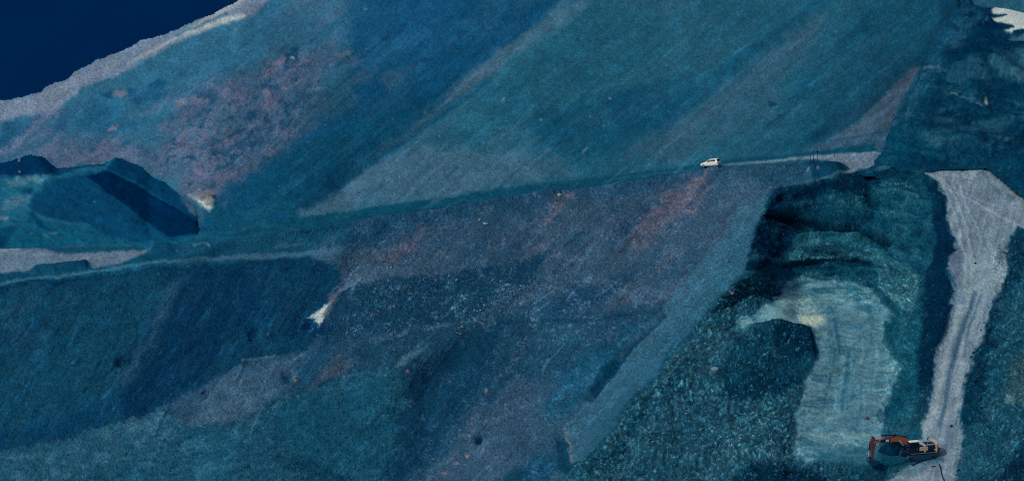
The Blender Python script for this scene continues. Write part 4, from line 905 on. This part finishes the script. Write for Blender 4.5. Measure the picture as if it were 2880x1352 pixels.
scatter('rubble', mScr*inframe*cl1, 800, .12, .4, .9, 1.3, (80, 82, 108), 'pinkish clods on the scrubby upper hillside', .3)

boulder_src = []
def boulder(px, py, sx, col, label, group=None, sy=.75):
    """one boulder, a subdivided jagged stone resting half a third in the ground"""
    bm = bmesh.new(); bmesh.ops.create_icosphere(bm, subdivisions=2, radius=.5)
    ph = rng.uniform(0, 50, 3)
    for v in bm.verts:
        p = np.array(v.co)*2.2 + ph
        k = 1 + .38*float(n3(p[None], 1.0, 77)[0]) + .18*float(n3(p[None], .45, 78)[0])
        v.co = v.co*k
    bmesh.ops.scale(bm, vec=(sx, sx*.8, sx*sy), verts=bm.verts)
    me = bpy.data.meshes.new('boulder'); bm.to_mesh(me); bm.free()
    a = me.attributes.new('tint', 'FLOAT_COLOR', 'POINT')
    c = albedo(col)
    a.data.foreach_set('color', np.tile(np.append(c, 1), len(me.vertices)).astype(np.float32))
    me.materials.append(M_STONE)
    o = bpy.data.objects.new('boulder', me); C.objects.link(o)
    p = ground(px, py); o.location = p + np.array([0, -.05, .08*sx]); o.rotation_euler = (0, 0, rng.uniform(0, 6.28))
    o['label'] = label; o['category'] = 'boulder'
    if group: o['group'] = group
    return o
PALE = (128, 134, 146)
for a in [(1348, 622, .62, PALE, 'pale boulder, the upper left one of two close together under the car road'),
          (1366, 634, .75, PALE, 'pale boulder, the lower right one of two close together under the car road'),
          (1574, 549, .95, (130, 140, 142), 'pale boulder at the top of the reddish gully just under the road'),
          (1265, 771, .55, (104, 118, 132), 'grey boulder at the upper edge of the dark rubble band, left one of a row'),
          (1284, 782, .6, (98, 112, 130), 'grey boulder at the upper edge of the dark rubble band, right one of a row'),
          (1100, 754, .5, (120, 116, 138), 'lone pale stone on the smooth slope above the dark rubble band'),
          (1362, 856, .7, (96, 110, 122), 'largest grey boulder of the clump in the middle of the rubble band'),
          (1888, 716, .5, (110, 104, 128), 'pale pinkish stone high on the purple scree near the dark pit'),
          (1694, 669, .5, (112, 116, 134), 'small pale stone on the upper purple slope below the red slip'),
          (1577, 635, .45, (100, 92, 116), 'small mauve stone beside the foot of the reddish gully'),
          (2440, 1177, .7, (72, 54, 76), 'small dark red block on the pit floor behind the excavator'),
          (2052, 822, .6, (126, 112, 130), 'pinkish boulder on top of the dark rubble left of the pit floor'),
          (2008, 1040, 1.2, (104, 128, 136), 'large pale boulder in the middle of the teal rubble heap'),
          (830, 1060, .6, (150, 104, 104), 'orange pink block standing at the edge of the light scree fan'),
          (2742, 740, .5, (20, 52, 80), 'dark lump lying on the wide pale road'),
          (2677, 1197, .45, (6, 38, 62), 'dark stone lying on the pale road above the excavator')]:
    boulder(*a)
def crowd(poly, n, s0, s1, col, label, group):
    m = region(poly, 3)*1.0; p = m.ravel()/m.sum(); k = rng.choice(p.size, n, p=p)
    for q in k:
        i, j = divmod(int(q), U.shape[1]); f = rng.uniform(.8, 1.15)
        boulder(U[i, j], V[i, j], s0+(s1-s0)*rng.random()**2, tuple(np.array(col)*f), label, group)
crowd([(1340,830),(1380,820),(1385,860),(1340,880),(1280,940),(1300,930),(1270,945)], 16, .3, .6, (88, 104, 124), 'grey boulder in the loose clump in the middle of the rubble band', 'boulders clumped in the rubble band')
crowd([(1760,800),(1860,700),(1900,720),(1860,780),(1760,870),(1740,850)], 24, .3, .6, (86, 96, 122), 'mauve grey boulder in the scree beside the smooth slab', 'boulders in the scree beside the smooth slab')
crowd([(2735,930),(2790,880),(2780,1030),(2740,1200),(2715,1200)], 24, .4, 1.1, (20, 62, 84), 'dark boulder in the dump along the right edge of the haul road', 'dark boulders beside the haul road')
crowd([(2020,860),(2060,800),(2180,790),(2190,830),(2100,880),(2030,885)], 18, .35, .8, (32, 86, 104), 'teal boulder on the dark pile left of the pit floor head', 'boulders on the dark pile at the pit floor head')
crowd([(1760,1180),(1880,1020),(2000,1100),(2160,1180),(2200,1270),(2000,1300),(1760,1300)], 40, .35, .8, (56, 108, 122), 'teal boulder in the tipped rubble left of the excavator', 'boulders in the tipped rubble')

# ================================================================ built things
def thing(name, label, cat, loc=(0, 0, 0), rot=(0, 0, 0), group=None):
    o = bpy.data.objects.new(name, None); C.objects.link(o); o.empty_display_size = .3
    o.location = loc; o.rotation_euler = rot; o['label'] = label; o['category'] = cat
    if group: o['group'] = group
    return o
def part(name, bm, mat, parent, bevel=0.0, label=None):
    if bevel > 0:
        bmesh.ops.bevel(bm, geom=list(bm.edges), offset=bevel, segments=2, affect='EDGES', profile=.6)
    bmesh.ops.recalc_face_normals(bm, faces=bm.faces)
    me = bpy.data.meshes.new(name); bm.to_mesh(me); bm.free(); me.materials.append(mat)
    o = bpy.data.objects.new(name, me); C.objects.link(o); o.parent = parent
    if label: o['label'] = label
    return o
def bm_box(x0, x1, y0, y1, z0, z1, bm=None):
    bm = bm or bmesh.new()
    v = [bm.verts.new(p) for p in [(x0,y0,z0),(x1,y0,z0),(x1,y1,z0),(x0,y1,z0),(x0,y0,z1),(x1,y0,z1),(x1,y1,z1),(x0,y1,z1)]]
    for f in [(0,3,2,1),(4,5,6,7),(0,1,5,4),(1,2,6,5),(2,3,7,6),(3,0,4,7)]: bm.faces.new([v[i] for i in f])
    return bm
def bm_prism(prof, y0, y1, bm=None, iny=None):
    """side outline (x, z) pushed from y0 to y1"""
    bm = bm or bmesh.new()
    a = [bm.verts.new((x, y0, z)) for x, z in prof]; b = [bm.verts.new((x, y1, z)) for x, z in prof]
    bm.faces.new(a); bm.faces.new(b[::-1]); n = len(prof)
    for i in range(n): bm.faces.new([a[i], b[i], b[(i+1) % n], a[(i+1) % n]])
    return bm
def bm_tube(path, r, seg=10, bm=None):
    bm = bm or bmesh.new(); rings = []
    P_ = [Vector(p) for p in path]
    for i, p in enumerate(P_):
        t = (P_[min(i+1, len(P_)-1)]-P_[max(i-1, 0)]).normalized()
        u = t.cross(Vector((0, 0, 1)) if abs(t.z) < .9 else Vector((1, 0, 0))).normalized(); w = t.cross(u)
        rr = r[i] if isinstance(r, (list, tuple)) else r
        rings.append([bm.verts.new(p+u*math.cos(6.2832*k/seg)*rr+w*math.sin(6.2832*k/seg)*rr) for k in range(seg)])
    for A_, B_ in zip(rings[:-1], rings[1:]):
        for k in range(seg): bm.faces.new([A_[k], A_[(k+1) % seg], B_[(k+1) % seg], B_[k]])
    bm.faces.new(rings[0][::-1]); bm.faces.new(rings[-1])
    return bm
M_ORANGE = flat_mat('weathered orange paint', (138, 80, 60), .6, .25, amt=.2)
M_CREAM = flat_mat('cream paint', (172, 146, 124), .5, .3, amt=.1)
M_GREYP = flat_mat('pale grey paint', (118, 130, 150), .55, .3, amt=.12)
M_WHITE = flat_mat('white paint', (202, 204, 196), .4, .4, amt=.03)
M_DARK = flat_mat('black steel', (10, 25, 45), .6, .25, amt=.2)
M_TRACK = flat_mat('dusty track', (20, 60, 84), .85, .1, amt=.3)
M_GLASS = flat_mat('dark glass', (3, 18, 40), .08, .6, amt=.02)
M_CHROME = flat_mat('chromed rod', (176, 184, 190), .25, .6, metal=.3, amt=.03)
M_RUST = flat_mat('rusty steel', (84, 62, 60), .7, .2, amt=.2)
M_STICK = flat_mat('muddy orange paint', (86, 62, 64), .7, .2, amt=.25)
M_RED = flat_mat('red lamp', (130, 30, 36), .3, .5, amt=.02)

# ---------------------------------------------------------------- excavator
base = ground(2579, 1288)
hd = math.radians(180+14)
ex = thing('excavator', 'orange and cream tracked excavator digging with its boom reaching left on the pit floor', 'excavator', base+np.array([0, 0, .28]), (0, 0, hd))
ex.scale = (1.05, 1.06, 1.02)
for s in (1, -1):
    y0, y1 = (.95, 1.5) if s > 0 else (-1.5, -.95)
    prof = []                                            # belt outline with the raised shoes
    core = [(-1.75, 0.0), (1.75, 0.0), (2.0, .12), (2.12, .42), (2.0, .74), (1.75, .88), (-1.75, .88), (-2.0, .74), (-2.12, .42), (-2.0, .12)]
    for (xa, za), (xb, zb) in zip(core, core[1:]+core[:1]):
        L_ = math.hypot(xb-xa, zb-za); n_ = max(1, round(L_/.17)); nx, nz_ = (zb-za)/L_, -(xb-xa)/L_
        for k in range(n_):
            for f_, h_ in ((.0, 0), (.3, 0), (.35, .04), (.75, .04), (.8, 0)):
                t__ = (k+f_)/n_; prof.append((xa+(xb-xa)*t__+nx*h_, za+(zb-za)*t__+nz_*h_))
    tk = part('track', bm_prism(prof, y0, y1), M_TRACK, ex)
    for x in (-1.7, -1.1, -.55, 0, .55, 1.1, 1.7):
        yy = y1 if s > 0 else y0; big = abs(x) > 1.5
        part('sprocket' if x < -1.5 else 'idler' if x > 1.5 else 'roller', bm_tube([(x, yy-.02*s, .42 if big else .2), (x, yy+.05*s, .42 if big else .2)], .3 if big else .13, 14), M_DARK, tk)
part('undercarriage', bm_box(-1.2, 1.2, -.96, .96, .35, .85), M_DARK, ex, .05)
part('slew_ring', bm_tube([(0, 0, .8), (0, 0, 1.12)], .65, 24), M_DARK, ex)
part('deck', bm_prism([(-2.6, 1.1), (2.0, 1.1), (2.05, 1.3), (-2.7, 1.3)], -1.35, 1.35), M_DARK, ex, .03)
part('skirt_rail', bm_box(-2.3, 1.6, 1.352, 1.39, 1.12, 1.17), M_GREYP, ex)
# engine housing with the cream panel, grille, hood
part('engine_housing', bm_box(-2.25, .35, -1.3, 1.3, 1.3, 2.02), M_DARK, ex, .06)
part('side_panel', bm_box(-.95, .3, 1.302, 1.36, 1.52, 2.1), M_CREAM, ex, .05)
hood = part('hood', bm_prism([(-2.2, 2.02), (-.35, 2.02), (-.55, 2.34), (-2.05, 2.4)], -1.28, 1.28), M_GREYP, ex, .07)
part('grille', bm_box(-2.0, -.65, 1.2, 1.31, 2.06, 2.26), M_DARK, hood, .03)
part('engine_cover', bm_box(-2.0, -.62, .1, 1.16, 2.36, 2.43), M_DARK, hood, .03)
part('exhaust_pipe', bm_tube([(-1.7, -.6, 2.3), (-1.7, -.6, 2.75), (-1.8, -.6, 2.85)], .07, 10), M_DARK, ex)
cw = bmesh.new(); pr = []
for k in range(9):
    a = math.radians(-70+k*140/8); pr.append((-1.9-1.0*math.cos(a), 1.42*math.sin(a)/math.sin(math.radians(70))))
lo_ = [cw.verts.new((x, y, 1.22)) for x, y in pr]+[cw.verts.new((-2.1, 1.36, 1.22)), cw.verts.new((-2.1, -1.36, 1.22))]
hi_ = [cw.verts.new((x*.99, y*.97, 2.36)) for x, y in pr]+[cw.verts.new((-2.1, 1.33, 2.36)), cw.verts.new((-2.1, -1.33, 2.36))]
cw.faces.new(lo_[::-1]); cw.faces.new(hi_)
for k in range(len(lo_)): cw.faces.new([lo_[k], lo_[(k+1) % len(lo_)], hi_[(k+1) % len(lo_)], hi_[k]])
cwo = part('counterweight', cw, M_CREAM, ex, .06)
part('rear_band', bm_prism([(-2.93, 1.24), (-2.3, 1.24), (-2.3, 1.62), (-2.93, 1.62)], -.9, .9), M_DARK, cwo, .03)
part('marker_lamp', bm_box(-.6, -.35, 1.362, 1.4, 1.34, 1.46), M_WHITE, ex); part('marker_lamp', bm_box(-2.1, -1.9, 1.31, 1.37, 1.5, 1.58), M_WHITE, ex)
# cab
cabp = [(.42, 1.3), (1.95, 1.3), (2.0, 1.75), (1.7, 2.86), (.42, 2.86)]
cab = part('cab', bm_prism(cabp, .42, 1.3), M_DARK, ex, .05)
part('side_window', bm_prism([(.55, 2.05), (1.72, 2.05), (1.58, 2.72), (.55, 2.72)], 1.302, 1.325), M_GLASS, cab)
part('windscreen', bm_prism([(1.99, 1.78), (2.03, 1.78), (1.75, 2.78), (1.71, 2.78)], .5, 1.22), M_GLASS, cab)
part('cab_roof', bm_prism([(.36, 2.86), (1.76, 2.86), (1.68, 2.96), (.42, 2.98)], .6, 1.34), M_WHITE, cab, .04)
part('door_handle', bm_box(.6, .75, 1.326, 1.36, 1.85, 1.9), M_GREYP, cab)
rail = bmesh.new()
for p in [[(-2.1, 1.15, 2.38), (-2.1, 1.15, 2.7), (-.9, 1.15, 2.7), (-.9, 1.15, 2.34)]]: bm_tube(p, .022, 6, rail)
part('handrail', rail, M_GREYP, ex)
# boom: goose-neck
top = [(.7, 1.95), (1.2, 2.65), (1.7, 3.1), (2.3, 3.42), (2.9, 3.56), (3.6, 3.56), (4.4, 3.45), (5.6, 3.28), (6.55, 3.12)]
bot = [(6.6, 2.8), (5.6, 2.8), (4.4, 2.82), (3.6, 2.84), (3.0, 2.8), (2.5, 2.62), (1.9, 2.25), (1.3, 1.65), (.85, 1.5)]
boom = part('boom', bm_prism(top+bot, -.27, .27), M_ORANGE, ex, .03)
part('boom_side_plate', bm_prism([(4.3, 2.87), (5.75, 2.85), (5.75, 3.2), (4.3, 3.42)], .27, .29), M_DARK, boom)
part('boom_plate', bm_prism([(4.5, 2.98), (4.95, 2.96), (4.95, 3.22), (4.5, 3.26)], .29, .305), M_WHITE, boom)
part('boom_hose', bm_tube([(1.6, .2, 3.1), (2.4, .22, 3.5), (3.2, .22, 3.68), (4.4, .22, 3.52), (5.8, .2, 3.2), (6.4, .2, 3.25)], .05, 8), M_DARK, boom)
for s in (-1, 1):
    c_ = part('lift_cylinder', bm_tube([(1.75, .42*s, 1.35), (2.35, .42*s, 2.2)], .1, 12), M_DARK, ex)
    part('rod', bm_tube([(2.35, .42*s, 2.2), (2.95, .4*s, 3.05)], .055, 10), M_CHROME, c_)
st = [(6.3, 2.72), (6.25, 3.1), (6.6, 3.7), (6.85, 3.95), (7.02, 3.7), (7.15, 2.9), (7.05, 1.8), (6.95, .55), (6.75, .45), (6.6, .6), (6.52, 1.8)]
stick = part('stick', bm_prism(st, -.2, .2), M_STICK, ex, .03, 'rust-stained stick hanging straight down')
cy = part('stick_cylinder', bm_tube([(3.3, 0, 3.68), (5.6, 0, 3.84)], .11, 12), M_DARK, ex)
part('rod', bm_tube([(5.6, 0, 3.84), (6.8, 0, 3.92)], .06, 10), M_CHROME, cy)
cy = part('bucket_cylinder', bm_tube([(7.12, 0, 3.1), (7.34, 0, 1.7)], .1, 12), M_DARK, stick)
part('rod', bm_tube([(7.34, 0, 1.7), (7.36, 0, .75)], .055, 10), M_CHROME, cy)
part('linkage', bm_prism([(6.95, .75), (7.42, .8), (7.42, .66), (6.95, .6)], -.16, .16), M_DARK, ex)
bk = [(7.35, .7), (7.2, .5), (6.65, .45), (6.45, .2), (5.95, -.05), (5.9, -.15), (6.3, -.42), (6.9, -.5), (7.35, -.15), (7.5, .3)]
bucket = part('bucket', bm_prism(bk, -.5, .5), M_TRACK, ex, .03)
tt = bmesh.new()
for k in range(5): bm_prism([(5.95, -.04), (5.7, -.16), (5.95, -.16)], -.46+k*.2, -.36+k*.2, tt)
part('teeth', tt, M_DARK, bucket)

# ---------------------------------------------------------------- heaps the excavator works on
def heap(name, px, py, off, rx, ry, h, col, label, seed):
    n = 46; th, rr = np.meshgrid(np.linspace(0, 2*math.pi, n*2, endpoint=False), np.linspace(0, 1, n))
    x, y = rr*np.cos(th)*rx, rr*np.sin(th)*ry
    z = h*(.45*(1-rr)+.55*(1-rr*rr)**1.5)*(1+.12*np.cos(3*th+seed)) - .5*rr**4
    P_ = np.stack([x, y, z], -1)
    k = (1-rr**3)[..., None]
    dsp = (.35*n3(P_+seed*9, 1.6, seed)+.2*n3(P_+seed*9, .7, seed+1)+.12*n3(P_+seed*9, .33, seed+2))
    P_[..., 2] += dsp*k[..., 0]
    P_[..., 0] += .3*n3(P_+seed*5, 1.3, seed+4); P_[..., 1] += .3*n3(P_+seed*5, 1.3, seed+5)
    P_[0] = P_[0].mean(0)
    i, j = np.meshgrid(np.arange(n-1), np.arange(2*n), indexing='ij')
    q = np.stack([i*2*n+j, (i+1)*2*n+j, (i+1)*2*n+(j+1) % (2*n), i*2*n+(j+1) % (2*n)], -1).reshape(-1, 4)
    c = np.ones(P_.shape)*albedo(col)*(1+.5*n3(P_, .5, seed+6)+.3*n3(P_, 1.5, seed+7))[..., None]
    o = mesh_arrays(name, P_.reshape(-1, 3), q, np.clip(c, 0, 1).reshape(-1, 3), M_ROCK)
    o.location = ground(px, py)+np.array(off); o['label'] = label; o['category'] = 'rubble heap'
    return o
heap('rubble_heap', 2512, 1270, (.2, .6, -.3), 3.0, 2.0, 2.5, (4, 38, 60), 'dark teal heap of dug rubble under the excavator boom', 5)
heap('rubble_heap', 2464, 1304, (0, 0, -.3), 2.6, 1.3, 1.0, (6, 54, 80), 'low rubble heap in front of the excavator tracks, below its bucket', 8)

# ---------------------------------------------------------------- car
def bm_loft(stations):
    """stations of (x, [(y, z) ring])"""
    bm = bmesh.new(); R_ = [[bm.verts.new((x, y, z)) for y, z in ring] for x, ring in stations]
    n = len(R_[0])
    for a, b in zip(R_[:-1], R_[1:]):
        for k in range(n): bm.faces.new([a[k], a[(k+1) % n], b[(k+1) % n], b[k]])
    bm.faces.new(R_[0][::-1]); bm.faces.new(R_[-1])
    return bm
def ring(w, z0, zs, zt, wt): return [(-w*.92, z0), (w*.92, z0), (w, z0+.15), (w, zs), (wt, zt), (-wt, zt), (-w, zs), (-w, z0+.15)]
cp = ground(2001, 471)
car = thing('car', 'small white hatchback with dark rear window on the road across the hillside', 'car', cp+np.array([0, 0, .15]))
fw = Vector((-math.cos(math.radians(30)), math.sin(math.radians(30)), 0)); 
fw = (fw + Vector((0, 0, -.15))).normalized(); lf = Vector((-.5, -.866, 0)); lf = (lf - fw*lf.dot(fw)).normalized(); up = fw.cross(lf).normalized()
car.rotation_euler = Matrix((fw, lf, up)).transposed().to_euler()
car.scale = (.9, .9, .9)
body = part('body', bm_loft([(2.05, ring(.7, .3, .55, .62, .62)), (1.95, ring(.8, .25, .68, .76, .7)), (1.2, ring(.85, .22, .86, .96, .76)), (.85, ring(.86, .22, .9, 1.02, .78)), (-1.5, ring(.86, .22, .95, 1.06, .79)), (-1.95, ring(.83, .25, .92, 1.04, .76)), (-2.05, ring(.78, .32, .7, .95, .7))]), M_WHITE, car, .02)
part('cabin', bm_loft([(.92, [(-.76, .98), (.76, .98), (.75, 1.0), (-.75, 1.0)]), (.2, [(-.78, .98), (.78, .98), (.6, 1.46), (-.6, 1.46)]), (-.5, [(-.78, .98), (.78, .98), (.62, 1.55), (-.62, 1.55)]), (-1.5, [(-.78, .98), (.78, .98), (.6, 1.53), (-.6, 1.53)]), (-1.68, [(-.77, .98), (.77, .98), (.58, 1.47), (-.58, 1.47)]), (-2.0, [(-.74, .98), (.74, .98), (.72, 1.04), (-.72, 1.04)])]), M_WHITE, car, .0)
for s in (-1, 1):
    for xs in ([(.68, 1.03), (-.28, 1.03), (-.28, 1.46), (.17, 1.42)], [(-.34, 1.03), (-1.5, 1.06), (-1.42, 1.45), (-.34, 1.47)]):
        bm = bmesh.new(); q = []
        for x, z in xs: q.append(bm.verts.new((x, s*(.795-(z-.98)*.33+.012), z)))
        bm.faces.new(q); part('side_window', bm, M_GLASS, car)
bm = bmesh.new(); bm.faces.new([bm.verts.new(p) for p in [(-2.02, -.7, 1.02), (-2.02, .7, 1.02), (-1.7, .57, 1.48), (-1.7, -.57, 1.48)]]); part('rear_window', bm, M_GLASS, car)
bm = bmesh.new(); bm.faces.new([bm.verts.new(p) for p in [(.9, .66, 1.04), (.9, -.66, 1.04), (.26, -.54, 1.45), (.26, .54, 1.45)]]); part('windscreen', bm, M_GLASS, car)
part('rear_bumper', bm_box(-2.14, -1.98, -.8, .8, .3, .55), M_GREYP, car, .04)
for s in (-1, 1):
    part('tail_lamp', bm_box(-2.08, -1.9, s*.78-.07, s*.78+.07, .72, .95), M_RED, car, .02)
    part('headlamp', bm_box(1.84, 2.02, s*.62-.14, s*.62+.14, .58, .7), M_CHROME, car, .02)
    for x in (1.3, -1.3):
        w_ = part('wheel', bm_tube([(x, s*.66, .31), (x, s*.85, .31)], .31, 20), M_DARK, car)
        part('rim', bm_tube([(x, s*.852, .31), (x, s*.87, .31)], .2, 16), M_GREYP, w_)

# ---------------------------------------------------------------- posts by the road loop
for k, (px, y0, y1, lb) in enumerate([(2278, 475, 446, 'thin dark post, leftmost of those beside the road loop'), (2288, 478, 440, 'tall thin dark post, second from left beside the road loop'),
                       (2299, 461, 429, 'thin dark post with a small box at its top beside the road loop'), (2348, 440, 427, 'short dark post standing alone on the far side of the road')]):
    p = ground(px, y0); d_ = float(np.dot(p-CAM, cF)); h_ = (y0-y1)*d_/FPX/math.cos(math.radians(11))
    t = thing('marker_post', lb, 'post', p)
    part('pole', bm_tube([(0, 0, -.3), (.02, 0, h_*.5), (0, 0, h_)], .055, 8), M_DARK, t)
    if k == 2: part('box', bm_box(-.16, .1, -.08, .08, h_-.4, h_), M_DARK, t, .02)
    else: part('cap', bm_tube([(0, 0, h_-.02), (0, 0, h_+.05)], .08, 8), M_DARK, t)

# ---------------------------------------------------------------- hose on the road
path = [ground(px, py)+np.array([0, 0, .1]) for px, py in [(2641, 1306), (2645, 1312), (2646, 1322), (2648, 1332), (2651, 1340), (2655, 1350)]]
o = part('hose', bm_tube([tuple(p) for p in path], .07, 8), M_DARK, None)
o['label'] = 'thin dark hose lying down the pale road below the excavator'; o['category'] = 'hose'
path = [ground(px, py)+np.array([0, 0, .08]) for px, py in [(2621, 1311), (2627, 1310), (2633, 1309)]]
o = part('pipe', bm_tube([tuple(p) for p in path], .08, 8), M_DARK, None)
o['label'] = 'short dark pipe end lying left of the hose on the pale road'; o['category'] = 'pipe'

# ---------------------------------------------------------------- smoke
def smoke(name, blobs, dens, label):
    m = bpy.data.materials.new(name); m.use_nodes = True; t = m.node_tree; t.nodes.clear(); N = t.nodes.new; L = t.links.new
    out = N('ShaderNodeOutputMaterial'); v = N('ShaderNodeVolumePrincipled'); v.inputs['Color'].default_value = (.93, .9, .86, 1); v.inputs['Anisotropy'].default_value = .1
    co = N('ShaderNodeTexCoord'); n = N('ShaderNodeTexNoise'); n.inputs['Scale'].default_value = 1.3; n.inputs['Detail'].default_value = 4
    L(co.outputs['Object'], n.inputs['Vector'])
    mr = N('ShaderNodeMapRange'); mr.inputs['From Min'].default_value = .38; mr.inputs['From Max'].default_value = .68; mr.inputs['To Min'].default_value = .05*dens; mr.inputs['To Max'].default_value = dens
    L(n.outputs['Fac'], mr.inputs['Value']); L(mr.outputs[0], v.inputs['Density']); L(v.outputs[0], out.inputs['Volume'])
    bm = bmesh.new()
    c0 = blobs[0][0]
    for c, r in blobs:
        r_ = bmesh.ops.create_icosphere(bm, subdivisions=3, radius=1.0)
        for q in r_['verts']:
            p = np.array(q.co); k = 1+.35*float(n3((p*r*1.2+c)[None], .8, 5)[0])
            q.co = Vector(p*k*r + (c-c0))
    o = part(name, bm, m, None); o.location = c0
    o['label'] = label; o['category'] = 'smoke'
    return o
a = ground(590, 570); b = ground(572, 556); c = ground(580, 545)
smoke('smoke_puff', [(a+np.array([0, -.6, .3]), np.array([.85, .7, 1.0])), (b+np.array([0, -.6, .5]), np.array([1.0, .7, .7])), (c+np.array([0, -.6, .4]), np.array([1.4, .7, .8]))], 1.6, 'white smoke puff at the foot of the hillside behind the dark spoil heap')
a = ground(912, 880); b = ground(936, 850)
smoke('smoke_puff', [(a+np.array([0, -.5, .5]), np.array([1.1, .6, .9])), (b+np.array([0, -.5, .6]), np.array([1.1, .6, 1.2])), (ground(955, 822)+np.array([0, -.5, .6]), np.array([.7, .5, 1.1]))], .35, 'thin pale smoke drifting up from the white ash spill on the dark slope')
